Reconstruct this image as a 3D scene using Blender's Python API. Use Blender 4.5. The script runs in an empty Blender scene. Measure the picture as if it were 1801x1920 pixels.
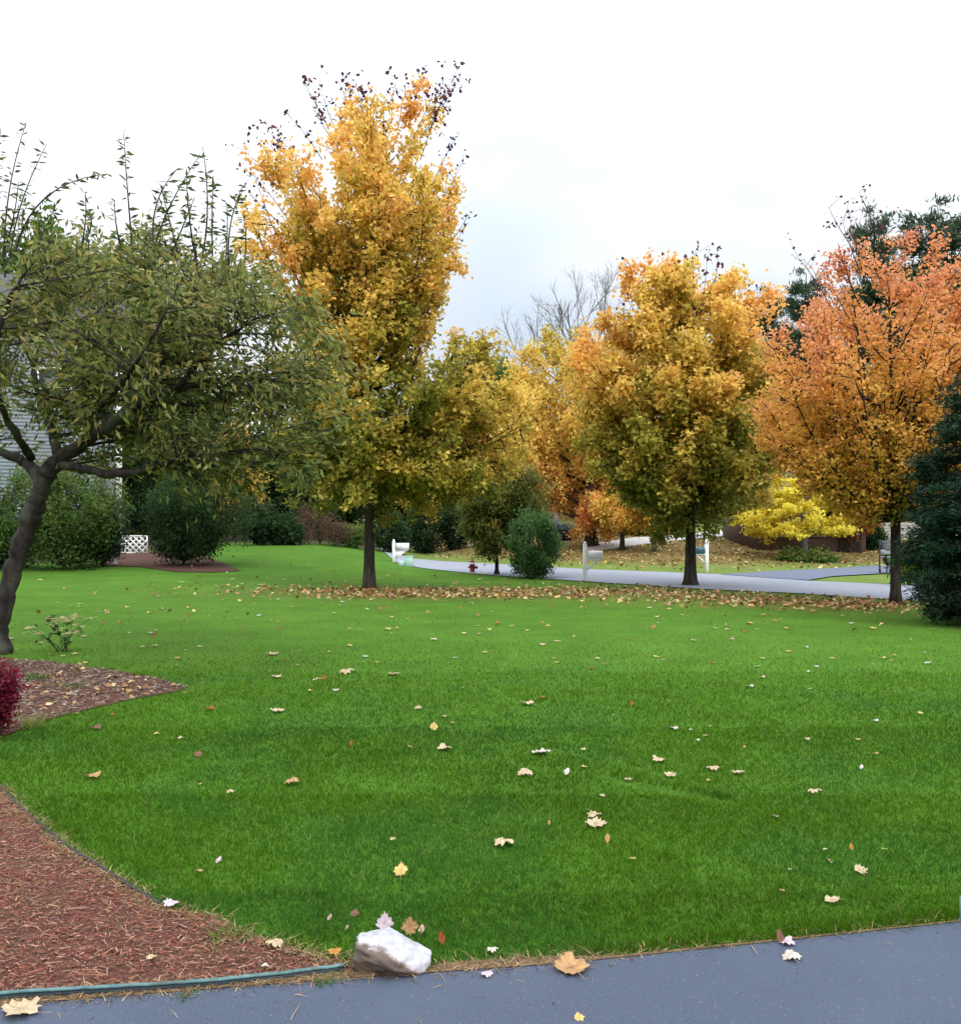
import bpy, math, random
import numpy as np
R = np.random.default_rng(11)
random.seed(5)
scene = bpy.context.scene
COL = scene.collection
F, CX, HY, CAMZ = 1900.0, 900.5, 985.0, 1.6      # photo focal length in px, centre column, horizon row, eye height

# ------------------------------------------------------------------ helpers
def sstep(a, b, x):
    t = np.clip((x - a) / (b - a), 0, 1)
    return t * t * (3 - 2 * t)

FARX = np.array([-60, -10, -2.5, 3, 7.5, 12, 20, 60.])
FARY = np.array([130, 63, 48.5, 38.5, 34.6, 35.5, 38.5, 44.])
def terrain(x, y):
    x = np.asarray(x, float); y = np.asarray(y, float)
    z = 0.75 * sstep(-1.5, -8.0, x) * sstep(20, 46, y)
    d = y - np.interp(x, FARX, FARY)
    z = z + 0.072 * (np.sqrt((np.clip(d, -30, 40) - 1.5) ** 2 + 2.0) + np.clip(d, -30, 40) - 1.5) / 2 * sstep(-12, -2, x)
    return z
Z = lambda x, y: float(terrain(x, y))

def P(px, py, Y):
    return np.array([(px - CX) / F * Y, Y, CAMZ + (HY - py) / F * Y])
def gp(px, py):
    """where the sight line through this photo pixel meets the ground"""
    ys = np.concatenate([np.arange(2.5, 20, .01), np.arange(20, 120, .02)])
    xs = (px - CX) / F * ys
    zs = CAMZ + (HY - py) / F * ys
    k = np.argmax(zs <= terrain(xs, ys))
    return np.array([xs[k], ys[k], float(terrain(xs[k], ys[k]))])

def mesh_np(name, V, faces, col=None, smooth=False):
    V = np.asarray(V, np.float32).reshape(-1, 3)
    if not isinstance(faces, list): faces = [faces]
    faces = [np.asarray(f, np.int32) for f in faces if len(f)]
    me = bpy.data.meshes.new(name)
    me.vertices.add(len(V)); me.vertices.foreach_set('co', V.ravel())
    loops = np.concatenate([f.ravel() for f in faces])
    tot = np.concatenate([np.full(len(f), f.shape[1], np.int32) for f in faces])
    start = np.concatenate([[0], np.cumsum(tot)[:-1]]).astype(np.int32)
    me.loops.add(len(loops)); me.loops.foreach_set('vertex_index', loops)
    me.polygons.add(len(tot)); me.polygons.foreach_set('loop_start', start)
    if smooth: me.polygons.foreach_set('use_smooth', np.ones(len(tot), bool))
    me.update(calc_edges=True); me.validate()
    if col is not None:
        a = me.color_attributes.new('tint', 'FLOAT_COLOR', 'POINT')
        c = np.ones((len(V), 4), np.float32); c[:, :3] = col
        a.data.foreach_set('color', c.ravel())
    return me

def obj(name, me, m=None, parent=None, loc=None):
    o = bpy.data.objects.new(name, me); COL.objects.link(o)
    if m is not None and me is not None: me.materials.append(m)
    if parent is not None: o.parent = parent
    if loc is not None: o.location = loc
    return o
def tag(o, label=None, cat=None, group=None, kind=None):
    if label: o['label'] = label
    if cat: o['category'] = cat
    if group: o['group'] = group
    if kind: o['kind'] = kind
    return o
def thing(name, label, cat, loc=(0, 0, 0), rz=0, group=None):
    o = bpy.data.objects.new(name, None); COL.objects.link(o)
    o.location = loc; o.rotation_euler = (0, 0, rz); o.empty_display_size = .2
    return tag(o, label, cat, group)
def copy_tree(o, parent=None):
    c = o.copy(); COL.objects.link(c)
    if parent is not None: c.parent = parent
    for ch in list(o.children): copy_tree(ch, c)
    return c

class MB:
    """collects shapes for one mesh"""
    def __init__(s): s.v, s.f3, s.f4, s.n, s.ng = [], [], [], 0, []
    def add(s, V, f4=None, f3=None, ng=None):
        V = np.asarray(V, float).reshape(-1, 3)
        if f4 is not None and len(f4): s.f4.append(np.asarray(f4) + s.n)
        if f3 is not None and len(f3): s.f3.append(np.asarray(f3) + s.n)
        for g in ng or []: s.ng.append(np.asarray([g]) + s.n)
        s.v.append(V); s.n += len(V)
    def box(s, c, d, rz=0, bev=0.0):
        x, y, z = np.array(d) / 2
        b = min(bev, x * .9, y * .9, z * .9)
        if b <= 0:
            V = np.array([[i, j, k] for k in (-z, z) for i, j in ((-x, -y), (x, -y), (x, y), (-x, y))])
            f = [[3, 2, 1, 0], [4, 5, 6, 7], [0, 1, 5, 4], [1, 2, 6, 5], [2, 3, 7, 6], [3, 0, 4, 7]]
            g = []
        else:
            oct_ = lambda e: [(-x + e, -y), (x - e, -y), (x, -y + e), (x, y - e), (x - e, y), (-x + e, y), (-x, y - e), (-x, -y + e)]
            ins = [(i * (1 - b / x), j * (1 - b / y)) for i, j in oct_(b)]
            V = [(i, j, -z) for i, j in ins] + [(i, j, -z + b) for i, j in oct_(b)] + [(i, j, z - b) for i, j in oct_(b)] + [(i, j, z) for i, j in ins]
            V = np.array(V)
            f = [[r * 8 + k, r * 8 + (k + 1) % 8, r * 8 + 8 + (k + 1) % 8, r * 8 + 8 + k] for r in range(3) for k in range(8)]
            g = [list(range(7, -1, -1)), list(range(24, 32))]
        c_, s_ = math.cos(rz), math.sin(rz)
        V = np.stack([V[:, 0] * c_ - V[:, 1] * s_, V[:, 0] * s_ + V[:, 1] * c_, V[:, 2]], 1) + np.array(c)
        s.add(V, f, None, g); return s
    def tube(s, pts, rad, k=6, cap=True):
        pts = np.asarray(pts, float); n = len(pts)
        rad = np.broadcast_to(np.asarray(rad, float), (n,))
        t = np.gradient(pts, axis=0); t /= np.linalg.norm(t, axis=1, keepdims=True) + 1e-9
        ref = np.array([0, 0, 1.]) if abs(t[:, 2].mean()) < .8 else np.array([1., 0, 0])
        a = np.cross(t, ref); a /= np.linalg.norm(a, axis=1, keepdims=True) + 1e-9
        b = np.cross(t, a)
        th = np.arange(k) / k * 2 * math.pi
        V = pts[:, None] + rad[:, None, None] * (np.cos(th)[None, :, None] * a[:, None] + np.sin(th)[None, :, None] * b[:, None])
        i = np.arange(n - 1)[:, None] * k; j = np.arange(k)[None]; j2 = (j + 1) % k
        f = np.stack([i + j, i + k + j, i + k + j2, i + j2], -1).reshape(-1, 4)
        s.add(V, f, None, [list(range(k)), list(range((n - 1) * k + k - 1, (n - 1) * k - 1, -1))] if cap else None)
        return s
    def lathe(s, prof, c=(0, 0, 0), k=20, axis='z'):
        prof = np.array(prof, float); n = len(prof)
        th = np.arange(k) / k * 2 * math.pi
        V = np.stack([prof[:, 0:1] * np.cos(th), prof[:, 0:1] * np.sin(th), np.repeat(prof[:, 1:2], k, 1)], -1)
        if axis == 'x': V = V[..., [2, 0, 1]]
        if axis == 'y': V = V[..., [0, 2, 1]] * np.array([-1, 1, 1])
        i = np.arange(n - 1)[:, None] * k; j = np.arange(k)[None]; j2 = (j + 1) % k
        f = np.stack([i + j, i + j2, i + k + j2, i + k + j], -1).reshape(-1, 4)
        s.add(V + np.array(c), f, None, [list(range(k - 1, -1, -1)), list(range((n - 1) * k, n * k))]); return s
    def build(s, name, m=None, parent=None, loc=None, smooth=False, col=None):
        fs = []
        if s.f4: fs.append(np.concatenate(s.f4))
        if s.f3: fs.append(np.concatenate(s.f3))
        fs += s.ng
        return obj(name, mesh_np(name, np.concatenate(s.v), fs, col, smooth), m, parent, loc)

# ------------------------------------------------------------------ materials
def mat(name):
    m = bpy.data.materials.new(name); m.use_nodes = True
    nt = m.node_tree; b = nt.nodes['Principled BSDF']
    return m, nt, b
def N(nt, t, **kw):
    n = nt.nodes.new(t)
    for k, v in kw.items():
        if k in n.inputs.keys() if isinstance(k, str) else False: n.inputs[k].default_value = v
        else: setattr(n, k, v)
    return n
def noisy(name, c1, c2, scale=8, rough=.8, bump=.3, spec=.3, c3=None, s2=None, stretch=None, bdist=.01):
    m, nt, b = mat(name); L = nt.links.new
    tc = N(nt, 'ShaderNodeTexCoord'); src = tc.outputs['Object']
    if stretch:
        mp = N(nt, 'ShaderNodeMapping'); mp.inputs['Scale'].default_value = stretch
        L(src, mp.inputs['Vector']); src = mp.outputs['Vector']
    n = N(nt, 'ShaderNodeTexNoise'); n.inputs['Scale'].default_value = scale; n.inputs['Detail'].default_value = 6
    L(src, n.inputs['Vector'])
    r = N(nt, 'ShaderNodeValToRGB')
    r.color_ramp.elements[0].color = (*c1, 1); r.color_ramp.elements[1].color = (*c2, 1)
    r.color_ramp.elements[0].position = .32; r.color_ramp.elements[1].position = .68
    L(n.outputs['Fac'], r.inputs['Fac']); out = r.outputs['Color']
    if c3:
        n2 = N(nt, 'ShaderNodeTexNoise'); n2.inputs['Scale'].default_value = s2 or scale / 6; n2.inputs['Detail'].default_value = 4
        L(src, n2.inputs['Vector'])
        r2 = N(nt, 'ShaderNodeValToRGB'); r2.color_ramp.elements[0].position = .5; r2.color_ramp.elements[1].position = .66
        L(n2.outputs['Fac'], r2.inputs['Fac'])
        mx = N(nt, 'ShaderNodeMixRGB'); L(r2.outputs['Color'], mx.inputs['Fac']); L(out, mx.inputs['Color1']); mx.inputs['Color2'].default_value = (*c3, 1)
        out = mx.outputs['Color']
    L(out, b.inputs['Base Color'])
    b.inputs['Roughness'].default_value = rough; b.inputs['Specular IOR Level'].default_value = spec
    if bump:
        bp = N(nt, 'ShaderNodeBump'); bp.inputs['Strength'].default_value = bump; bp.inputs['Distance'].default_value = bdist
        L(n.outputs['Fac'], bp.inputs['Height']); L(bp.outputs['Normal'], b.inputs['Normal'])
    return m
def leafmat(name, trans=.35, rough=.5, spec=.25):
    m, nt, b = mat(name); L = nt.links.new
    a = N(nt, 'ShaderNodeAttribute'); a.attribute_name = 'tint'
    L(a.outputs['Color'], b.inputs['Base Color'])
    b.inputs['Roughness'].default_value = rough; b.inputs['Specular IOR Level'].default_value = spec
    if trans > 0:
        t = N(nt, 'ShaderNodeBsdfTranslucent'); L(a.outputs['Color'], t.inputs['Color'])
        mx = N(nt, 'ShaderNodeMixShader'); mx.inputs['Fac'].default_value = trans
        L(b.outputs['BSDF'], mx.inputs[1]); L(t.outputs['BSDF'], mx.inputs[2])
        L(mx.outputs['Shader'], nt.nodes['Material Output'].inputs['Surface'])
    return m
M = {}
M['leaf'] = leafmat('foliage', .5, .55, .15)
M['needle'] = leafmat('needles', .15, .55, .2)
M['blade'] = leafmat('grass_blades', .4, .6, .04)
M['dead'] = leafmat('fallen_leaf', .15, .6, .2)
M['chip'] = leafmat('wood_chips', 0, .85, .15)
M['bark'] = noisy('bark', (.018, .014, .011), (.06, .048, .038), 14, .9, .8, .15, stretch=(1, 1, .25), bdist=.02)
M['cherrybark'] = noisy('crab_bark', (.010, .008, .008), (.042, .033, .028), 9, .8, .9, .25, c3=(.07, .075, .05), s2=2.5, stretch=(1, 1, .5), bdist=.06)
M['greybark'] = noisy('grey_bark', (.14, .135, .14), (.30, .29, .29), 10, .9, .6, .15, stretch=(1, 1, .3), bdist=.02)
M['asphalt'] = noisy('driveway_asphalt', (.030, .040, .062), (.074, .094, .138), 330, .62, .8, .35, c3=(.060, .076, .112), s2=1.1, bdist=.005)
def asphalt_detail(m):
    nt = m.node_tree; L = nt.links.new; b = nt.nodes['Principled BSDF']; src = b.inputs['Base Color'].links[0].from_socket
    tc = N(nt, 'ShaderNodeTexCoord')
    v = N(nt, 'ShaderNodeTexVoronoi'); v.inputs['Scale'].default_value = 190; L(tc.outputs['Object'], v.inputs['Vector'])
    r = N(nt, 'ShaderNodeValToRGB'); L(v.outputs['Color'], r.inputs['Fac']); r.color_ramp.elements[0].position = .90; r.color_ramp.elements[0].color = (0, 0, 0, 1); r.color_ramp.elements[1].position = .97; r.color_ramp.elements[1].color = (.6, .6, .6, 1)
    mx = N(nt, 'ShaderNodeMixRGB'); L(r.outputs['Color'], mx.inputs['Fac']); L(src, mx.inputs['Color1']); mx.inputs['Color2'].default_value = (.26, .27, .29, 1)      # pale stone chips
    L(mx.outputs['Color'], b.inputs['Base Color'])
asphalt_detail(M['asphalt'])
M['road'] = noisy('road_asphalt', (.20, .215, .255), (.26, .275, .315), 60, .8, .3, .3, c3=(.235, .25, .29), s2=.5)
M['asphalt_far'] = noisy('dark_drive', (.09, .105, .15), (.13, .15, .20), 60, .8, .3, .3)
M['mulch'] = noisy('mulch', (.05, .022, .016), (.15, .065, .046), 90, .95, 1, .1, c3=(.10, .055, .032), s2=3, bdist=.012)
M['mulch_dark'] = noisy('mulch_dark', (.05, .025, .018), (.12, .06, .045), 40, .95, .8, .1)
M['white'] = noisy('white_paint', (.80, .80, .81), (.86, .86, .86), 12, .5, .03, .35)
M['teal'] = noisy('teal_metal', (.03, .10, .12), (.045, .14, .165), 20, .4, .05, .5)
M['palegreen'] = noisy('pale_green_paint', (.33, .52, .46), (.40, .60, .53), 6, .5, .05, .4)
M['edging'] = noisy('edging_plastic', (.008, .022, .034), (.018, .038, .05), 18, .5, .2, .25, bdist=.002)
M['edging_top_sheen'] = noisy('edging_top_sheen', (.045, .10, .105), (.11, .20, .20), 26, .55, .2, .3, c3=(.05, .07, .06), s2=9, bdist=.002)  # lighter teal: the sky's reflection on the edging top, put into the colour
M['edging_black'] = noisy('edging_black', (.012, .014, .016), (.03, .032, .035), 18, .6, .2, .3)
M['post'] = noisy('post_paint', (.10, .21, .18), (.15, .28, .24), 12, .6, .1, .3)
M['red'] = noisy('hydrant_red', (.15, .008, .016), (.22, .014, .024), 10, .45, .1, .4)
M['siding'] = noisy('siding', (.30, .34, .39), (.38, .42, .47), 2, .6, .1, .3)
M['roof'] = noisy('shingles', (.05, .052, .056), (.11, .11, .115), 12, .9, .5, .2)
M['brick'] = noisy('brown_brick', (.075, .052, .045), (.15, .10, .085), 14, .9, .4, .2)
M['glass'] = noisy('window_glass', (.02, .025, .03), (.05, .06, .07), 1.5, .08, 0, .5)
M['black'] = noisy('black_metal', (.012, .012, .014), (.03, .03, .034), 12, .45, .1, .4)
M['steel'] = noisy('pale_steel', (.36, .42, .45), (.46, .52, .55), 10, .4, .05, .5)
M['slate'] = noisy('slate_grey', (.10, .12, .15), (.16, .18, .21), 10, .5, .05, .4)
M['concrete'] = noisy('concrete', (.38, .37, .35), (.5, .48, .46), 8, .9, .3, .2)

def ground_mat():
    m, nt, b = mat('lawn_ground'); L = nt.links.new
    a = N(nt, 'ShaderNodeAttribute'); a.attribute_name = 'tint'
    tc = N(nt, 'ShaderNodeTexCoord')
    def noise(s, d=5):
        n = N(nt, 'ShaderNodeTexNoise'); n.inputs['Scale'].default_value = s; n.inputs['Detail'].default_value = d
        L(tc.outputs['Object'], n.inputs['Vector']); return n
    n1, n2 = noise(30, 8), noise(1.1, 6)
    mr = N(nt, 'ShaderNodeMapRange'); L(n1.outputs['Fac'], mr.inputs['Value']); mr.inputs['From Min'].default_value = .3; mr.inputs['From Max'].default_value = .7
    mr.inputs['To Min'].default_value = .78; mr.inputs['To Max'].default_value = 1.22
    mr2 = N(nt, 'ShaderNodeMapRange'); L(n2.outputs['Fac'], mr2.inputs['Value']); mr2.inputs['From Min'].default_value = .3; mr2.inputs['From Max'].default_value = .7
    mr2.inputs['To Min'].default_value = .85; mr2.inputs['To Max'].default_value = 1.15
    mu = N(nt, 'ShaderNodeMath', operation='MULTIPLY'); L(mr.outputs['Result'], mu.inputs[0]); L(mr2.outputs['Result'], mu.inputs[1])
    vm = N(nt, 'ShaderNodeVectorMath', operation='SCALE'); L(a.outputs['Color'], vm.inputs[0]); L(mu.outputs['Value'], vm.inputs['Scale'])
    L(vm.outputs['Vector'], b.inputs['Base Color'])
    b.inputs['Roughness'].default_value = .95; b.inputs['Specular IOR Level'].default_value = .05; b.inputs['Sheen Weight'].default_value = .06; b.inputs['Sheen Tint'].default_value = (.5, .9, .3, 1)
    bp = N(nt, 'ShaderNodeBump'); bp.inputs['Strength'].default_value = .6; bp.inputs['Distance'].default_value = .03
    L(n1.outputs['Fac'], bp.inputs['Height']); L(bp.outputs['Normal'], b.inputs['Normal'])
    return m
M['ground'] = ground_mat()

# ------------------------------------------------------------------ camera, sky, sun
cam = bpy.data.cameras.new('camera'); co = bpy.data.objects.new('camera', cam); COL.objects.link(co)
co.location = (0, 0, CAMZ); co.rotation_euler = (math.pi / 2, 0, 0)
cam.sensor_fit = 'AUTO'; cam.sensor_width = 36; cam.lens = 36 * F / 1920; cam.shift_y = (HY - 960) / 1920
cam.clip_end = 4000; cam.clip_start = .05
scene.camera = co
SUN_EL, SUN_AZ = math.radians(40), math.radians(148)     # azimuth from +Y, clockwise
w = bpy.data.worlds.new('World'); scene.world = w; w.use_nodes = True
nt = w.node_tree; L = nt.links.new
bg = nt.nodes['Background']; bg.inputs['Strength'].default_value = .1
sky = N(nt, 'ShaderNodeTexSky', sky_type='NISHITA', sun_disc=False)
sky.sun_elevation = SUN_EL; sky.sun_rotation = SUN_AZ
tc = N(nt, 'ShaderNodeTexCoord')
sx = N(nt, 'ShaderNodeSeparateXYZ'); L(tc.outputs['Generated'], sx.inputs[0])
# an overcast dome: three times brighter overhead than at the horizon, with softly thinner cloud
mp = N(nt, 'ShaderNodeMapping'); mp.inputs['Scale'].default_value = (1.6, 1.6, 4.2); mp.inputs['Location'].default_value = (.35, .2, .9)
L(tc.outputs['Generated'], mp.inputs['Vector'])
cn = N(nt, 'ShaderNodeTexNoise'); cn.inputs['Scale'].default_value = 1.5; cn.inputs['Detail'].default_value = 5; cn.inputs['Roughness'].default_value = .45
L(mp.outputs['Vector'], cn.inputs['Vector'])
pw = N(nt, 'ShaderNodeMath', operation='POWER', use_clamp=True); zc = N(nt, 'ShaderNodeClamp'); L(sx.outputs['Z'], zc.inputs['Value']); L(zc.outputs[0], pw.inputs[0]); pw.inputs[1].default_value = 1.8
lum = N(nt, 'ShaderNodeMapRange'); L(pw.outputs[0], lum.inputs['Value'])
lum.inputs['From Min'].default_value = 0; lum.inputs['From Max'].default_value = 1; lum.inputs['To Min'].default_value = 5.3; lum.inputs['To Max'].default_value = 27
cr = N(nt, 'ShaderNodeMapRange'); L(cn.outputs['Fac'], cr.inputs['Value'])
cr.inputs['From Min'].default_value = .44; cr.inputs['From Max'].default_value = .78; cr.inputs['To Min'].default_value = 0; cr.inputs['To Max'].default_value = 1
lf = N(nt, 'ShaderNodeMapRange'); L(sx.outputs['X'], lf.inputs['Value'])      # cloud thickest to the left
lf.inputs['From Min'].default_value = .05; lf.inputs['From Max'].default_value = -.25; lf.inputs['To Min'].default_value = 0; lf.inputs['To Max'].default_value = .8
ad = N(nt, 'ShaderNodeMath', operation='ADD', use_clamp=True); L(cr.outputs['Result'], ad.inputs[0]); L(lf.outputs['Result'], ad.inputs[1])
tint = N(nt, 'ShaderNodeMixRGB'); L(ad.outputs['Value'], tint.inputs['Fac'])
tint.inputs['Color1'].default_value = (.83, .95, 1.12, 1); tint.inputs['Color2'].default_value = (1.22, 1.22, 1.24, 1)
vs = N(nt, 'ShaderNodeVectorMath', operation='SCALE'); L(tint.outputs['Color'], vs.inputs[0]); L(lum.outputs['Result'], vs.inputs['Scale'])
mx = N(nt, 'ShaderNodeMixRGB'); mx.inputs['Fac'].default_value = .93
L(sky.outputs['Color'], mx.inputs['Color1']); L(vs.outputs['Vector'], mx.inputs['Color2'])
L(mx.outputs['Color'], bg.inputs['Color'])
sl = bpy.data.lights.new('sun', 'SUN'); sl.energy = 1.5; sl.angle = math.radians(22); sl.color = (1, .95, .87)
so = bpy.data.objects.new('sun', sl); COL.objects.link(so)
d = np.array([math.sin(SUN_AZ) * math.cos(SUN_EL), math.cos(SUN_AZ) * math.cos(SUN_EL), math.sin(SUN_EL)])
from mathutils import Vector
so.rotation_euler = Vector(d).to_track_quat('Z', 'Y').to_euler(); so.location = Vector(d) * 60
scene.view_settings.view_transform = 'Standard'; scene.view_settings.look = 'None'
scene.view_settings.gamma = 1; scene.view_settings.exposure = .45; scene.view_settings.use_curve_mapping = False
scene.cycles.use_denoising = True
scene.cycles.max_bounces = 7; scene.cycles.transparent_max_bounces = 4; scene.cycles.diffuse_bounces = 4

# ------------------------------------------------------------------ outlines on the ground
G = lambda pts: np.array([gp(*p)[:2] for p in pts])
drive_edge = G([(-700, 1958), (-300, 1919), (0, 1893), (330, 1868), (650, 1841), (1050, 1813), (1420, 1775), (1801, 1735), (2300, 1682), (3400, 1570)])
drive_poly = np.concatenate([drive_edge, [[14, -8], [-6, -8], [-6, 2.6]]])
mulch_top = G([(-500, 1335), (-250, 1385), (-60, 1440), (0, 1478), (30, 1512), (120, 1590), (230, 1660), (300, 1702), (400, 1727), (500, 1772), (590, 1796), (680, 1812), (655, 1832)])
edge_line = G([(-420, 1898), (-200, 1893), (0, 1882), (200, 1871), (420, 1853), (645, 1828)])
mulch_poly = np.concatenate([mulch_top, edge_line[::-1]])
mid_top = G([(-260, 1222), (-60, 1226), (30, 1238), (95, 1241), (200, 1257), (290, 1272), (352, 1290), (330, 1299), (250, 1312), (120, 1342), (50, 1364), (0, 1386), (-200, 1400)])
far_bed = G([(150, 1042), (225, 1040), (300, 1033), (380, 1040), (452, 1071), (400, 1074), (330, 1073), (260, 1063), (180, 1062)])
road_near = np.concatenate([[[-5.2, 51.8]], G([(745, 1056.5), (760, 1060), (800, 1067), (930, 1080), (1095, 1091), (1300, 1105), (1500, 1114), (1690, 1127), (1801, 1133)]), [[14, 17.0], [22, 11], [34, 3]]])
road_far = np.concatenate([[[-5.0, 52.2]], G([(770, 1048.5), (800, 1050), (930, 1058), (1095, 1068), (1330, 1077), (1400, 1080), (1510, 1090), (1690, 1098)]), [[14, 24.6], [18, 21.6], [26, 15], [38, 7]]])
road_poly = np.concatenate([road_near, road_far[::-1]])
rd_up = np.concatenate([G([(1350, 1078.5), (1450, 1072), (1560, 1067), (1650, 1061), (1750, 1056)]), [[30, 47]]])
rd_lo = np.concatenate([G([(1450, 1086), (1515, 1089.5), (1560, 1082), (1650, 1077), (1750, 1072)]), [[30, 43]]])
dw_up = G([(1090, 1024), (1130, 1017), (1200, 1008), (1290, 1003), (1400, 989)])
dw_lo = G([(1100, 1034), (1150, 1030), (1220, 1020), (1300, 1011), (1400, 1003)])

def inside(poly, x, y):
    c = np.zeros(len(x), bool); n = len(poly)
    for i in range(n):
        x1, y1 = poly[i]; x2, y2 = poly[(i + 1) % n]
        k = ((y1 > y) != (y2 > y)) & (x < (x2 - x1) * (y - y1) / (y2 - y1 + 1e-12) + x1)
        c ^= k
    return c
def pl_dist(line, x, y):
    d = np.full(len(x), 1e9)
    for i in range(len(line) - 1):
        a, b = line[i], line[i + 1]; ab = b - a
        t = np.clip(((x - a[0]) * ab[0] + (y - a[1]) * ab[1]) / (ab @ ab + 1e-12), 0, 1)
        d = np.minimum(d, np.hypot(x - a[0] - t * ab[0], y - a[1] - t * ab[1]))
    return d
def dense(line, step):
    line = np.asarray(line, float)
    s = np.concatenate([[0], np.cumsum(np.linalg.norm(np.diff(line, axis=0), axis=1))])
    u = np.linspace(0, s[-1], max(2, int(s[-1] / step) + 1))
    return np.stack([np.interp(u, s, line[:, 0]), np.interp(u, s, line[:, 1])], 1)
def vnoise(x, y, s, seed=0):
    """smooth value noise, 0..1"""
    r = np.random.default_rng(seed).random((64, 64))
    u, v = x / s, y / s
    i, j = np.floor(u).astype(int), np.floor(v).astype(int); f, g = u - i, v - j
    f = f * f * (3 - 2 * f); g = g * g * (3 - 2 * g)
    q = lambda a, b: r[a % 64, b % 64]
    return (q(i, j) * (1 - f) + q(i + 1, j) * f) * (1 - g) + (q(i, j + 1) * (1 - f) + q(i + 1, j + 1) * f) * g
def fbm(x, y, s, seed=0):
    return (vnoise(x, y, s, seed) * .55 + vnoise(x, y, s / 2.1, seed + 1) * .3 + vnoise(x, y, s / 4.3, seed + 2) * .15)

def strip(name, a, b, m, dz, kind='structure', n=160, rows=7):
    """a sheet draped between two edge lines"""
    def rs(l):
        s = np.concatenate([[0], np.cumsum(np.linalg.norm(np.diff(l, axis=0), axis=1))])
        u = np.linspace(0, s[-1], n); return np.stack([np.interp(u, s, l[:, 0]), np.interp(u, s, l[:, 1])], 1)
    a, b = rs(a), rs(b); t = np.linspace(0, 1, rows)[:, None, None]
    V = a[None] * (1 - t) + b[None] * t
    z = terrain(V[..., 0], V[..., 1]) + dz
    V = np.concatenate([V, z[..., None]], -1).reshape(-1, 3)
    i = np.arange(rows - 1)[:, None] * n; j = np.arange(n - 1)[None]
    f = np.stack([i + j, i + j + 1, i + n + j + 1, i + n + j], -1).reshape(-1, 4)
    return tag(obj(name, mesh_np(name, V, f, None, True), m), kind=kind)
def flat_poly(name, poly, m, dz, jag=0):
    p = dense(np.concatenate([poly, poly[:1]]), .04)[:-1] if jag else poly
    if jag: p = p + R.normal(0, jag, p.shape)
    V = np.concatenate([p, np.full((len(p), 1), dz) + terrain(p[:, 0], p[:, 1])[:, None]], 1)
    me = mesh_np(name, V, [np.arange(len(p))[None]])
    return tag(obj(name, me, m), kind='structure')

# ------------------------------------------------------------------ the ground sheet
GREEN = np.array([.036, .100, .005]); GREEN2 = np.array([.062, .136, .014]); BROWN = np.array([.20, .115, .048]); WOOD = np.array([.045, .035, .02]); FARG = np.array([.12, .165, .035])
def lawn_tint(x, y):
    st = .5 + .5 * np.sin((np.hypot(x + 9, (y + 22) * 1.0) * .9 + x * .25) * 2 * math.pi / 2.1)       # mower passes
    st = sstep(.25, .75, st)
    f = sstep(5, 13, y)  # paler with distance: grazing sky sheen put into the lawn colour
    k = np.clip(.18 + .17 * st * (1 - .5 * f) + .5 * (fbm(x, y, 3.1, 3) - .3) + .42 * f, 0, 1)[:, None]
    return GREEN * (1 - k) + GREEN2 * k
def litter_amount(x, y):
    A, B, C = TA, TB, TC
    e = lambda c, rx, ry: np.exp(-(((x - c[0]) / rx) ** 2 + ((y - c[1]) / ry) ** 2))
    band = np.exp(-(pl_dist(np.array([TA[:2] + [1.0, -1.6], TB[:2] + [-1.5, -3.0], TC[:2] + [-1.0, -.7]]), x, y) / 1.3) ** 2)
    near = .75 * e(A + [0.6, -.9], 3.6, 1.6) + .5 * e(A + [3.0, -1.6], 3.5, 1.5) + .3 * e(B + [0, -.6], 4, 1.6) + .75 * e(C + [-1.8, .4], 3.2, 1.3) + .75 * band
    return np.clip(near * sstep(-.6, .4, np.interp(x, RN[:, 0], RN[:, 1]) - y), 0, 1)
RN = road_near[np.argsort(road_near[:, 0])]
TA, TB, TC = gp(692, 1106)[:2], gp(1294, 1098)[:2], gp(1675, 1133)[:2]
gx = np.concatenate([[-1500, -700, -300, -160, -100, -70, -50], np.arange(-36, 40.1, .4), [48, 60, 80, 120, 200, 400, 800, 1500]])
gy = np.concatenate([[-300, -80, -30, -14], np.arange(-6, 75, .4), [80, 90, 105, 130, 170, 240, 400, 800, 1600]])
X, Y = np.meshgrid(gx, gy); nx, ny = len(gx), len(gy)
xf, yf = X.ravel(), Y.ravel()
zf = terrain(xf, yf)
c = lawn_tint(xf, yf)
la = (litter_amount(xf, yf) * (.4 + .8 * fbm(xf, yf, 1.2, 9)))[:, None].clip(0, 1)
c = c * (1 - .55 * la) + BROWN * .55 * la
dfar = yf - np.interp(xf, FARX, FARY)
far = (sstep(1.5, 3.5, yf - np.interp(xf, RN[:, 0], RN[:, 1])) * sstep(-7, -3, xf))[:, None]
hill = (sstep(2.0, 4.5, dfar + 3 * fbm(xf, yf, 4, 5) - 1.5) * sstep(22, 12, dfar))[:, None]
fc = FARG * (1 - .8 * hill) + BROWN * .75 * .8 * hill
c = c * (1 - far) + fc * far
wood = np.maximum(sstep(47, 49.5, yf) * sstep(-3.5, -5.5, xf), sstep(32, 34, yf) * sstep(-12.2, -13, xf))[:, None]
wood = np.maximum(wood, (sstep(20, 30, dfar) * np.ones_like(xf))[:, None])
c = c * (1 - wood) + WOOD * wood
i = np.arange(ny - 1)[:, None] * nx; j = np.arange(nx - 1)[None]
f = np.stack([i + j, i + j + 1, i + nx + j + 1, i + nx + j], -1).reshape(-1, 4)
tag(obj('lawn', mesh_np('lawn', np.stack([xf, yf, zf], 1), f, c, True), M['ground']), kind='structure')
flat_poly('driveway', drive_poly, M['asphalt'], .012)
flat_poly('mulch_bed', mulch_poly, M['mulch'], .008)
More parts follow.
